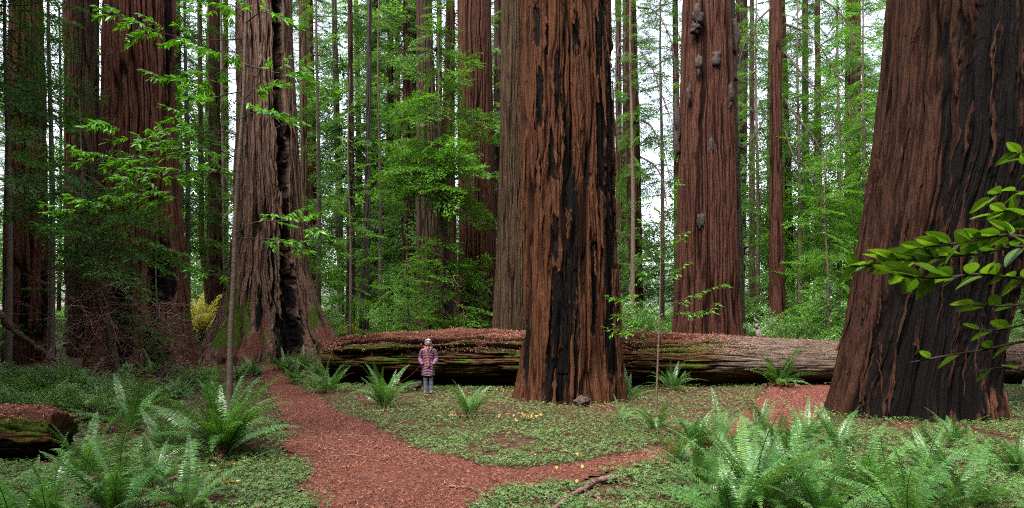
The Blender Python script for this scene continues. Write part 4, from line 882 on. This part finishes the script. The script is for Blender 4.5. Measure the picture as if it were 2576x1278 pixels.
# ------------------------------------------------------------------ young conifers and shrubs
def young(base, stemP, rad, crowns, label, mat, name='young_conifer', dead=None):
    t = empty(name, base, label, 'conifer'); P = smoothpath(stemP, 5) - base; w_ = MB(); w_.add(*tube(P, np.interp(np.linspace(0, 1, len(P)), np.linspace(0, 1, len(rad)), rad), 9)); w_.build('trunk', M_stem, t, True)
    fo = MB(); br = MB()
    for (seed, z0, z1, Lf, nb, SP, kw) in crowns:
        a, b = crown(seed, z0, z1, Lf, nb, SP, **kw)
        for mbx in (a, b):   # follow the leaning stem
            mbx.V = [v + np.stack([np.interp(v[:, 2], P[:, 2], P[:, 0]), np.interp(v[:, 2], P[:, 2], P[:, 1]), 0 * v[:, 2]], -1) for v in mbx.V]
        fo.merge(a); br.merge(b)
    fo.build('crown', mat, t); br.build('branches', M_twig, t)
    if dead:
        dm = MB()
        for (seed, z0, z1, L, nb) in dead:
            rr_ = np.random.default_rng(seed)
            for q in range(nb):
                z = z0 + (z1 - z0) * rr_.random(); a = rr_.random() * 6.28; Lb = L * (.5 + .8 * rr_.random()); c = np.array([np.interp(z, P[:, 2], P[:, 0]), np.interp(z, P[:, 2], P[:, 1]), z])
                pts = [c]; d = np.array([math.cos(a), math.sin(a), rr_.normal(.05, .3)])
                for k in range(6): d = d + rr_.normal(0, .22, 3) + np.array([0, 0, -.07]); d /= np.linalg.norm(d); pts.append(pts[-1] + d * Lb / 6)
                B = smoothpath(pts, 3); dm.add(*tube(B, np.linspace(.014, .004, len(B)), 4))
                for m in range(9):
                    i = rr_.integers(3, len(B) - 1); p = B[i]; pp = [p]; d2 = B[i] - B[i - 1]; d2 = d2 / np.linalg.norm(d2) + rr_.normal(0, .7, 3); d2 /= np.linalg.norm(d2)
                    for k in range(4): d2 = d2 + rr_.normal(0, .3, 3) + np.array([0, 0, -.08]); d2 /= np.linalg.norm(d2); pp.append(pp[-1] + d2 * Lb * .09)
                    dm.add(*tube(np.array(pp), np.linspace(.006, .002, 5), 3))
        dm.build('dead_branches', M_deadtwig, t)
    return t
bc = gnd(1112, 868) if False else np.array([(1112 - CX) / F * 27.5, 27.5, float(terrain((1112 - CX) / F * 27.5, 27.5))])
S = lambda px, py, Y=27.5: at(px, py, Y)
young(bc, [bc, S(1111, 700), S(1110, 500), S(1106, 330), S(1104, 150), S(1104, 0), S(1104, -250)], [.12, .10, .07, .05, .03], [
    (2001, 1.2, 17.5, lambda t: 1.55 + .65 * math.sin(t * 13), 190, SPM, dict(el=-.05, gaps=.12, r0=.02, rx=.05)), (2002, 7.0, 9.4, lambda t: 2.4, 60, SPM, dict(el=.05, gaps=0, r0=.02, rx=.05))],
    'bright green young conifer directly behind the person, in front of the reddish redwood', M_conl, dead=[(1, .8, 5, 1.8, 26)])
bc = np.array([(300 - CX) / F * 17.5, 17.5, float(terrain((300 - CX) / F * 17.5, 17.5))]); S = lambda px, py, Y=17.5: at(px, py, Y)
young(bc, [bc, S(290, 900), S(255, 780), S(222, 650), S(212, 560), S(205, 420), S(200, 250)], [.10, .085, .05, .03, .015], [
    (2011, 4.0, 6.6, lambda t: 2.6 - 1.0 * t, 46, SPN, dict(el=-.08, gaps=.0, r0=.014, rx=.04)), (2013, 2.3, 3.6, lambda t: 1.8, 6, SPN, dict(el=-.1, gaps=.0, r0=.012, rx=.04))],
    'leaning young conifer with a tangle of dead twigs before the large dark redwood, left', M_con, dead=[(11, .5, 3.8, 1.9, 70)])
bc = np.array([(420 - CX) / F * 21, 21, float(terrain((420 - CX) / F * 21, 21.))]); S = lambda px, py, Y=21: at(px, py, Y)
young(bc, [bc, S(412, 930), S(400, 820), S(392, 700), S(396, 560)], [.05, .04, .025, .01], [(2021, .9, 2.6, lambda t: .9, 10, SPN, dict(el=-.1, gaps=.0, r0=.01, rx=.03))],
    'bare twiggy dead shrub at the base of the large dark redwood', M_con, 'dead_shrub', dead=[(21, .1, 2.8, 1.5, 70)])
for q, (px, Yc, z0, z1, L, nb, lab) in enumerate([(20, 20, 8.5, 14, 2.0, 90, 'dark conifer whose hanging sprays fill the upper left corner'), (128, 24, 9, 17, 1.5, 60, 'thin dark conifer stem between the two leftmost redwoods'),
        (470, 30, 3, 20, 2.2, 120, 'conifer with layered sprays between the large dark redwood and the slim one'), (560, 42, 1, 26, 2.4, 150, 'conifer behind the slender sapling top'),
        (800, 36, 1, 22, 2.1, 70, 'feathery conifer right of the hollow tree, beyond the log end'), (1025, 31, .6, 4.5, 1.7, 60, 'low young conifer hugging the back of the log left of the person'),
        (880, 33, .5, 12, 1.5, 90, 'slim young conifer at the left end of the log'), (955, 40, 1, 20, 1.9, 120, 'young conifer between the pale leaning trunk and the foliage wrapped one'),
        (1210, 29, .6, 3.2, 1.1, 26, 'small conifer seedling behind the log before the reddish redwood'), (2080, 30, .6, 9, 1.9, 90, 'young conifer beside the massive right redwood'),
        (2010, 38, .6, 20, 2.3, 150, 'bushy conifer between the dark trunks on the right'), (2175, 37, 4, 19, 2.8, 130, 'bright conifer boughs crowding the left edge of the right giant'), (2110, 42, 1, 24, 3.0, 220, 'tall light green conifer near the massive right redwood'), (1905, 40, 1, 20, 2.2, 150, 'loose conifer right of the burled redwood'),
        (1665, 40, 1, 22, 2.3, 150, 'loose conifer in the bright gap left of the burled redwood'), (1590, 34, 9, 20, 1.3, 50, 'sparse sprays around the mid sized trunk right of the centre giant')]):
    b = np.array([(px - CX) / F * Yc, Yc, float(terrain((px - CX) / F * Yc, Yc))])
    young(b, [b, b + [.05, 0, z1 * .4], b + [-.1, 0, z1 * .8], b + [0, 0, z1 * 1.15]], [.02 + z1 * .0065, .010 + .0035 * z1, .012], [(2100 + q, z0, z1, (lambda L: lambda t: L * (1.15 - .6 * t))(L), nb, SPM, dict(el=-.12, gaps=.2, r0=.02, rx=.04))], lab,
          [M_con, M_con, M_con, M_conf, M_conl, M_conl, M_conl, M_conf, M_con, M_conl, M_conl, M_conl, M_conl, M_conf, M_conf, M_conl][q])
# long drooping bare branches on the right
dm = MB(); rr_ = np.random.default_rng(66); par = [o for o in bpy.data.objects if o.get('label', '').startswith('dark and red two toned')][0]; pl = np.array(par.location)
for (p0, p1, p2, p3) in [((1975, 60), (2040, 90), (2090, 160), (2190, 350)), ((1972, 130), (2030, 200), (2080, 260), (2130, 400)), ((1975, 250), (2010, 300), (2050, 350), (2080, 420)), ((1940, 20), (1900, 60), (1870, 120), (1850, 200)),
        ((1975, -20), (2050, -10), (2120, 40), (2150, 110)), ((1930, 280), (1900, 340), (1870, 370), (1850, 360)), ((1975, 330), (2000, 400), (2030, 420), (2070, 500))]:
    P = smoothpath([at(*p0, 36.8), at(*p1, 35.5), at(*p2, 34.5), at(*p3, 33.8)], 5) - pl; dm.add(*tube(P, np.linspace(.06, .015, len(P)), 5))
    for m in range(26):
        i = rr_.integers(3, len(P) - 1); d = rr_.normal(0, .5, 3) + [0, 0, -1.0]; d /= np.linalg.norm(d); L = .5 + 1.3 * rr_.random(); dm.add(*tube(np.array([P[i], P[i] + d * L * .5 + [.1, 0, 0], P[i] + d * L]), [.018, .012, .005], 3))
dm.build('branches', M_twig, par)
dm = MB(); par = [o for o in bpy.data.objects if o.get('label', '').startswith('dark mid sized trunk in the gap')][0]; pl = np.array(par.location)
for (p0, p1, p2, p3) in [((1610, 130), (1640, 170), (1665, 240), (1700, 330)), ((1612, 300), (1640, 320), (1670, 390), (1690, 470)), ((1605, 20), (1650, 30), (1690, 110), (1700, 200)), ((1612, 395), (1650, 420), (1670, 470), (1680, 540)), ((1575, 90), (1560, 110), (1552, 140), (1548, 200))]:
    P = smoothpath([at(*p0, 37.8), at(*p1, 36.5), at(*p2, 35.5), at(*p3, 34.8)], 5) - pl; dm.add(*tube(P, np.linspace(.055, .015, len(P)), 5))
    for m in range(22):
        i = rr_.integers(3, len(P) - 1); d = rr_.normal(0, .5, 3) + [0, 0, -1.0]; d /= np.linalg.norm(d); L = .5 + 1.3 * rr_.random(); dm.add(*tube(np.array([P[i], P[i] + d * L * .5 + [.1, 0, 0], P[i] + d * L]), [.018, .012, .005], 3))
dm.build('branches', M_twig, par)
# shrubs
SHR = []
for s in range(4):
    r_ = np.random.default_rng(700 + s); fo = MB(); br = MB(); n = 46
    az = r_.random(n) * 6.28; el = .15 + 1.2 * r_.random(n); L = .55 + .5 * r_.random(n); pos = np.stack([.12 * np.cos(az), .12 * np.sin(az), .05 + .55 * r_.random(n)], -1); M = rot_zyx(az, el * .8, r_.normal(0, .6, n))
    for k in range(4): fo.add(*inst(SPN[k][0] * 1.0, SPN[k][1], pos[k::4], M[k::4], L[k::4]))
    for q in range(n): br.add(*tube(np.array([[0, 0, 0], pos[q], pos[q] + M[q][:, 0] * L[q] * .8]), [.009, .007, .002], 3))
    SHR.append((todata(fo, 'foliage', [M_shrub]), todata(br, 'branches', [M_twig])))
M_yshrub = leafmat('yellowish_shrub_leaf', [(.20, .22, .03), (.42, .40, .06), (.55, .50, .12)], .5, .4)
def shrub(px, Yc, s, k, label, group=None, py=None, mat=None):
    x = (px - CX) / F * Yc; t = empty('shrub', (x, Yc, float(terrain(x, Yc))), label, 'shrub', group); a = child('foliage', SHR[k % 4][0], t, (0, 0, 0), (0, 0, px), (s, s, s * .9)); child('branches', SHR[k % 4][1], t, (0, 0, 0), (0, 0, px), s)
    if mat: a.material_slots[0].link = 'OBJECT'; a.material_slots[0].material = mat
for q, (px, Yc, s, lab) in enumerate([(30, 15.5, 1.0, 'leafy shrub at the left edge above the short mossy log'), (110, 16.5, 1.0, 'second dense shrub from the left edge'), (190, 16, 1.0, 'broad glossy shrub before the leftmost redwoods'),
        (265, 15.6, .9, 'shrub at the foot of the leaning young conifer'), (20, 18.5, .9, 'taller shrub under the leaning dead branch'), (140, 20, .9, 'shrub between the leftmost redwood and the twig tangle'), (360, 15.2, .8, 'low shrub right of the leaning young conifer'),
        (420, 18.5, .6, 'shrub under the bare twigs of the dark redwood'), (220, 13.6, .7, 'low shrub behind the ferns at the left'), (80, 13.2, .9, 'small leafed shrub just behind the short mossy log'), (480, 21, .8, 'shrub at the right foot of the large dark redwood')]): shrub(px, Yc, s, q, lab)
shrub(508, 36, 2.2, 1, 'yellow autumn bush beside the dark slim redwood', mat=M_yshrub); shrub(470, 40, 2.6, 2, 'second yellow bush further back beside the dark redwood', mat=M_yshrub); shrub(1195, 28, .9, 3, 'pale yellowish bush behind the log before the reddish redwood', mat=M_yshrub)
shrub(862, 37, 1.2, 3, 'yellowish bush beyond the left end of the log', mat=M_yshrub)
for k in range(95):
    Yc = 27 + 32 * rfn.random(); px = -60 + 2700 * rfn.random()
    if (480 < px < 960 and Yc < 37) or (200 < px < 480 and Yc < 31): continue
    shrub(px, Yc, 1.0 + 1.6 * rfn.random(), k, 'green bush on the forest floor beyond the fallen log', 'undergrowth bushes beyond the log')

# ------------------------------------------------------------------ the person and the dog
def skin(name, verts, edges, radii, mat, parent, sub=2, root=0):
    me = bpy.data.meshes.new(name); me.from_pydata([tuple(v) for v in verts], edges, []); o = bpy.data.objects.new(name, me); COL.objects.link(o); o.parent = parent
    m = o.modifiers.new('skin', 'SKIN'); m.use_smooth_shade = True
    for i, rd in enumerate(radii): me.skin_vertices[0].data[i].radius = (rd, rd) if np.isscalar(rd) else rd
    me.skin_vertices[0].data[root].use_root = True
    s = o.modifiers.new('sub', 'SUBSURF'); s.levels = sub; s.render_levels = sub; me.materials.append(mat); return o
pg = gnd(1077, 990); pr = empty('person', pg, 'grey haired person in a mauve quilted coat and scarf standing before the log', 'person', rz=.0)
M_skin = plain('skin', (.36, .19, .145), rough=.5); M_hair = plain('grey_hair', (.20, .205, .23), (.36, .365, .39), 60, .7, .8)
M_coat = plain('mauve_quilt', (.10, .040, .075), (.155, .065, .115), 10, .5); M_jean = plain('grey_jeans', (.035, .038, .052), (.10, .105, .135), 7, .85, .3, (1, 1, .3)); M_shoe = plain('shoe', (.10, .07, .08), (.2, .15, .16), 30, .6)
M_scarf = None
m, tt_, p_, _o = newmat('striped_scarf'); tc = tt_.nodes.new('ShaderNodeTexCoord'); wv = tt_.nodes.new('ShaderNodeTexWave'); wv.inputs['Scale'].default_value = 14; wv.bands_direction = 'X'; tt_.links.new(tc.outputs['Object'], wv.inputs[0])
rp = ramp(tt_, [(.17, .03, .022), (.26, .10, .06), (.34, .23, .18), (.10, .022, .028)], [.2, .45, .7, .95]); tt_.links.new(wv.outputs[0], rp.inputs[0]); tt_.links.new(rp.outputs[0], p_.inputs['Base Color']); p_.inputs['Roughness'].default_value = .9; M_scarf = m
M_red_top = plain('dark_red_top', (.12, .012, .02)); M_frame = plain('glasses_frame', (.05, .02, .06), rough=.3); M_lip = plain('lips', (.36, .12, .11)); M_eye = plain('eye', (.03, .025, .03), rough=.2)
# body: one skinned figure
bv = [(0, 0, .88), (0, 0, 1.08), (0, .01, 1.28), (0, .01, 1.38), (0, -.005, 1.45), (.0, -.01, 1.52),
      (.085, 0, .82), (.09, -.02, .46), (.10, .01, .09), (.10, -.10, .04), (-.085, 0, .82), (-.075, -.03, .46), (-.06, -.06, .09), (-.065, -.17, .04),
      (.16, .01, 1.34), (.235, .05, 1.10), (.17, -.07, .95), (-.16, .01, 1.34), (-.245, .05, 1.10), (-.17, -.07, .94)]
be = [(0, 1), (1, 2), (2, 3), (3, 4), (4, 5), (0, 6), (6, 7), (7, 8), (8, 9), (0, 10), (10, 11), (11, 12), (12, 13), (2, 14), (14, 15), (15, 16), (2, 17), (17, 18), (18, 19)]
brd = [.13, .12, .12, .06, .048, .05, .085, .06, .042, .035, .085, .06, .042, .035, .055, .043, .03, .055, .043, .03]
for sgn, w0 in ((1, 16), (-1, 19)):       # five fingers and thumb inside each pocket
    W0 = np.array(bv[w0]); pal = W0 + [-.03 * sgn, -.01, -.06]; bv.append(tuple(pal)); be.append((w0, len(bv) - 1)); brd.append(.028); pi_ = len(bv) - 1
    for f in range(4):
        a = np.array([(f - 1.5) * .018, -.005, -.04]); bv.append(tuple(pal + a)); be.append((pi_, len(bv) - 1)); brd.append(.009); bv.append(tuple(pal + a * [1.1, 1, 1.9 - .12 * abs(f - 1.2)])); be.append((len(bv) - 2, len(bv) - 1)); brd.append(.008)
    bv.append(tuple(pal + np.array([.035 * -sgn, -.02, -.012]))); be.append((pi_, len(bv) - 1)); brd.append(.010)
skin('body', bv, be, brd, M_skin, pr)
# head
def ell(c, s, n=24, f=None):
    u = np.linspace(0, 2 * np.pi, n, endpoint=False); v = np.linspace(0, np.pi, n // 2 + 1); U, Vv = np.meshgrid(u, v)
    P = np.stack([np.sin(Vv) * np.cos(U), np.sin(Vv) * np.sin(U), np.cos(Vv)], -1).reshape(-1, 3)
    if f: P = f(P)
    i = np.arange(len(v) - 1)[:, None] * n; j = np.arange(n)[None]; j2 = (j + 1) % n
    return P * np.array(s) + np.array(c), np.stack([i + j, i + n + j, i + n + j2, i + j2], -1).reshape(-1, 4)
hd = empty('head', (.005, -.015, 1.555)); hd.parent = pr; hd.rotation_euler = (-.02, 0, .28)
def headf(P):
    x, y, z = P.T; P = P.copy(); jaw = ss(.1, -1, z); P[:, 0] *= 1 - .34 * jaw; P[:, 1] *= 1 - .10 * jaw
    fr = ss(-.3, -1, y); P[:, 1] -= .20 * np.exp(-(x / .16) ** 2 - ((z + .12) / .22) ** 2) * fr; P[:, 1] += .08 * np.exp(-((np.abs(x) - .36) / .18) ** 2 - ((z - .08) / .14) ** 2) * fr; P[:, 1] -= .07 * np.exp(-(x / .3) ** 2 - ((z + .88) / .18) ** 2) * fr
    return P
V, Q = ell((0, 0, 0), (.073, .090, .108), 40, headf); mk('face', V, Q, M_skin, hd, True)
mb = MB()
for s in (1, -1): mb.add(*ell((s * .028, -.083, .008), (.011, .006, .006), 10))
mb.build('eyes', M_eye, hd, True); V, Q = ell((0, -.083, -.052), (.022, .008, .006), 12); mk('mouth', V, Q, M_lip, hd, True)
for s in (1, -1): V, Q = ell((s * .073, .005, -.005), (.01, .018, .028), 12); mk('ear', V, Q, M_skin, hd, True)
mb = MB()
for s in (1, -1):
    a = np.linspace(0, 2 * np.pi, 14); P = np.stack([s * .031 + .024 * np.cos(a), -.101 + 0 * a, .006 + .017 * np.sin(a)], -1); mb.add(*tube(P, .0028, 4)); mb.add(*tube(np.array([[s * .055, -.10, .012], [s * .074, -.04, .01], [s * .078, 0, .008]]), .0025, 4))
mb.add(*tube(np.array([[-.008, -.103, .01], [.008, -.103, .01]]), .0025, 4)); mb.build('glasses', M_frame, hd)
def hairf(P):
    P = P.copy(); u = np.arctan2(P[:, 1], P[:, 0]) / 2 / np.pi % 1; v = P[:, 2]; P *= (1 + .16 * (vn(u, v * 3.5, 12, 5) - .5) + .12 * (vn(u, v * 8, 26, 6) - .5))[:, None]
    f = ss(-.35, -.75, P[:, 1]) * ss(.62, .35, P[:, 2]); P[:, 1] += f * .55; lo = ss(-.5, -.8, P[:, 2]); P[:, 2] += lo * .25; return P
V, Q = ell((0, .012, .020), (.108, .112, .122), 56, hairf); mk('hair', V, Q, M_hair, hd, True)
# coat: lofted quilted body, sleeves, hood collar
def loft(rings, n=60, quilt=0, qz=.085, seed=0, slit=0):
    rings = np.array(rings, float); zs = rings[:, 0]; z = np.linspace(zs[0], zs[-1], 130); a = np.linspace(0, 2 * np.pi, n, endpoint=False); A, Z = np.meshgrid(a, z)
    f = lambda c: np.interp(Z, zs, rings[:, c]); rx, ry, cx_, cy_ = f(1), f(2), f(3), f(4)
    fold = .012 * np.sin(A * 5 + seed) * ss(1.0, .6, Z); q = quilt * (np.abs(np.sin((Z + .05 * np.abs(np.cos(A))) * np.pi / qz)) - .6)
    fr = np.exp(-((A - 1.5 * np.pi) / .07) ** 2) * slit
    P = np.stack([cx_ + (rx + q + fold) * np.cos(A), cy_ + (ry + q + fold - fr) * np.sin(A), Z], -1).reshape(-1, 3)
    i = np.arange(len(z) - 1)[:, None] * n; j = np.arange(n)[None]; j2 = (j + 1) % n
    return P, np.stack([i + j, i + j2, i + n + j2, i + n + j], -1).reshape(-1, 4)
V, Q = loft([(.56, .205, .15, 0, -.005), (.70, .20, .15, 0, 0), (.90, .175, .14, 0, 0), (1.05, .160, .13, 0, 0), (1.22, .180, .135, 0, .005), (1.33, .175, .125, 0, .01), (1.39, .11, .10, 0, .01), (1.44, .075, .08, 0, .01)], quilt=.014, slit=.02)
coat = mk('coat', V, Q, M_coat, pr, True)
for sgn in (1, -1):
    P = smoothpath([(sgn * .135, .01, 1.355), (sgn * .205, .03, 1.28), (sgn * .245, .05, 1.12), (sgn * .245, .0, 1.02), (sgn * .155, -.125, .90)], 14)
    s = np.linspace(0, 1, len(P)); mk('sleeve', *tube(P, (.070 - .018 * s) + .006 * np.abs(np.sin(s * np.pi * 7)) ** .5, 18), M_coat, coat, True)
# hood lying round the neck, open collar showing a dark red top
P = smoothpath([(.045, -.125, 1.27), (.095, -.085, 1.38), (.10, .03, 1.44), (0, .10, 1.455), (-.10, .03, 1.44), (-.095, -.085, 1.38), (-.045, -.125, 1.27)], 6)
mk('collar', *tube(P, .036 * (1 - .5 * np.abs(np.linspace(-1, 1, len(P))) ** 3), 10), M_coat, coat, True)
V, Q = ell((0, -.06, 1.35), (.062, .072, .09), 16); mk('shirt', V, Q, M_red_top, pr, True)
# scarf: loop round the neck and one long hanging end
sc_ = MB(); a = np.linspace(0, 2 * np.pi, 26); sc_.add(*tube(np.stack([.072 * np.cos(a), .0 + .07 * np.sin(a) - .012, 1.435 + .018 * np.sin(a * 1)], -1), .030, 8))
P = smoothpath([(-.03, -.10, 1.42), (-.035, -.165, 1.32), (-.01, -.17, 1.15), (.02, -.178, 1.0), (.035, -.182, .86)], 8)
for k, dx in enumerate((-.018, .018)):
    V, Q = tube(P + [dx, .002 * k, 0], .020 + .004 * np.linspace(0, 1, len(P)), 8); sc_.add(V, Q)
sc_.build('scarf', M_scarf, pr, True)
# jeans and shoes
jm = []
for sgn, hip, knee, ank in ((1, (.075, 0, .80), (.09, -.02, .46), (.105, .005, .07)), (-1, (-.075, 0, .80), (-.072, -.03, .46), (-.06, -.06, .07))):
    P = smoothpath([hip, knee, ank], 16); s = np.linspace(0, 1, len(P)); mk('jeans_leg', *tube(P, .095 - .028 * np.sin(s * np.pi * .55) + .018 * ss(.6, 1, s) + .004 * np.sin(s * 40), 18), M_jean, pr, True)
    V, Q = ell((ank[0] + .008 * sgn, ank[1] - .07, .045), (.048, .13, .048), 20); V[:, 2] = np.maximum(V[:, 2], .004); mk('shoe', V, Q, M_shoe, pr, True)
# dog behind the fern
dg = gnd(1012, 988); M_dblack = plain('black_fur', (.012, .011, .012), (.04, .038, .04), 60, .8, .8); M_dwhite = plain('white_fur', (.28, .28, .29), (.42, .42, .43), 60, .9, .8); M_collar = plain('red_collar', (.30, .012, .015), rough=.6)
dog = empty('dog', dg, 'small black and white dog with a red collar, mostly hidden by a fern', 'dog', rz=.0)
dv = [(.12, 0, .21), (.0, 0, .215), (-.08, 0, .23), (-.14, 0, .29), (.20, 0, .22), (.30, 0, .27),
      (-.07, .05, .14), (-.075, .05, .07), (-.085, .05, .015), (-.07, -.05, .14), (-.075, -.05, .07), (-.085, -.05, .015),
      (.15, .055, .13), (.185, .055, .075), (.165, .055, .012), (.15, -.055, .13), (.185, -.055, .075), (.165, -.055, .012)]
de = [(0, 1), (1, 2), (2, 3), (0, 4), (4, 5), (2, 6), (6, 7), (7, 8), (2, 9), (9, 10), (10, 11), (0, 12), (12, 13), (13, 14), (0, 15), (15, 16), (16, 17)]
skin('body', dv, de, [.075, .082, .078, .045, .022, .010, .03, .02, .017, .03, .02, .017, .035, .02, .016, .035, .02, .016], M_dblack, dog)
V, Q = ell((-.18, 0, .335), (.062, .052, .056), 20); h_ = mk('head', V, Q, M_dwhite, dog, True)
V, Q = ell((-.24, 0, .318), (.045, .026, .026), 16); mk('muzzle', V, Q, M_dwhite, h_, True); V, Q = ell((-.285, 0, .325), (.011, .012, .010), 10); mk('nose', V, Q, M_dblack, h_, True)
for s in (1, -1):
    V, Q = ell((-.165, s * .048, .365), (.028, .012, .038), 12); mk('ear', V, Q, M_dblack, h_, True); V, Q = ell((-.222, s * .026, .348), (.007, .006, .007), 8); mk('eye', V, Q, M_eye, h_, True)
a = np.linspace(0, 2 * np.pi, 20); cl_ = np.stack([-.135 + .028 * np.cos(a), .056 * np.sin(a), .285 + .045 * np.cos(a)], -1); mk('collar', *tube(cl_, .012, 6), M_collar, dog, True)
h0 = pg + np.array([-.19, -.17, .90]); h1 = dg + np.array([-.11, -.05, .32]); P = smoothpath([h0, h0 * .6 + h1 * .4 - [0, 0, .06], h0 * .25 + h1 * .75 - [0, 0, .05], h1], 8)
tag(mk('leash', *tube(P, .0045, 6), M_collar, None, True, loc=h0), 'thin red leash running from the person\'s pocket down to the dog', 'leash')
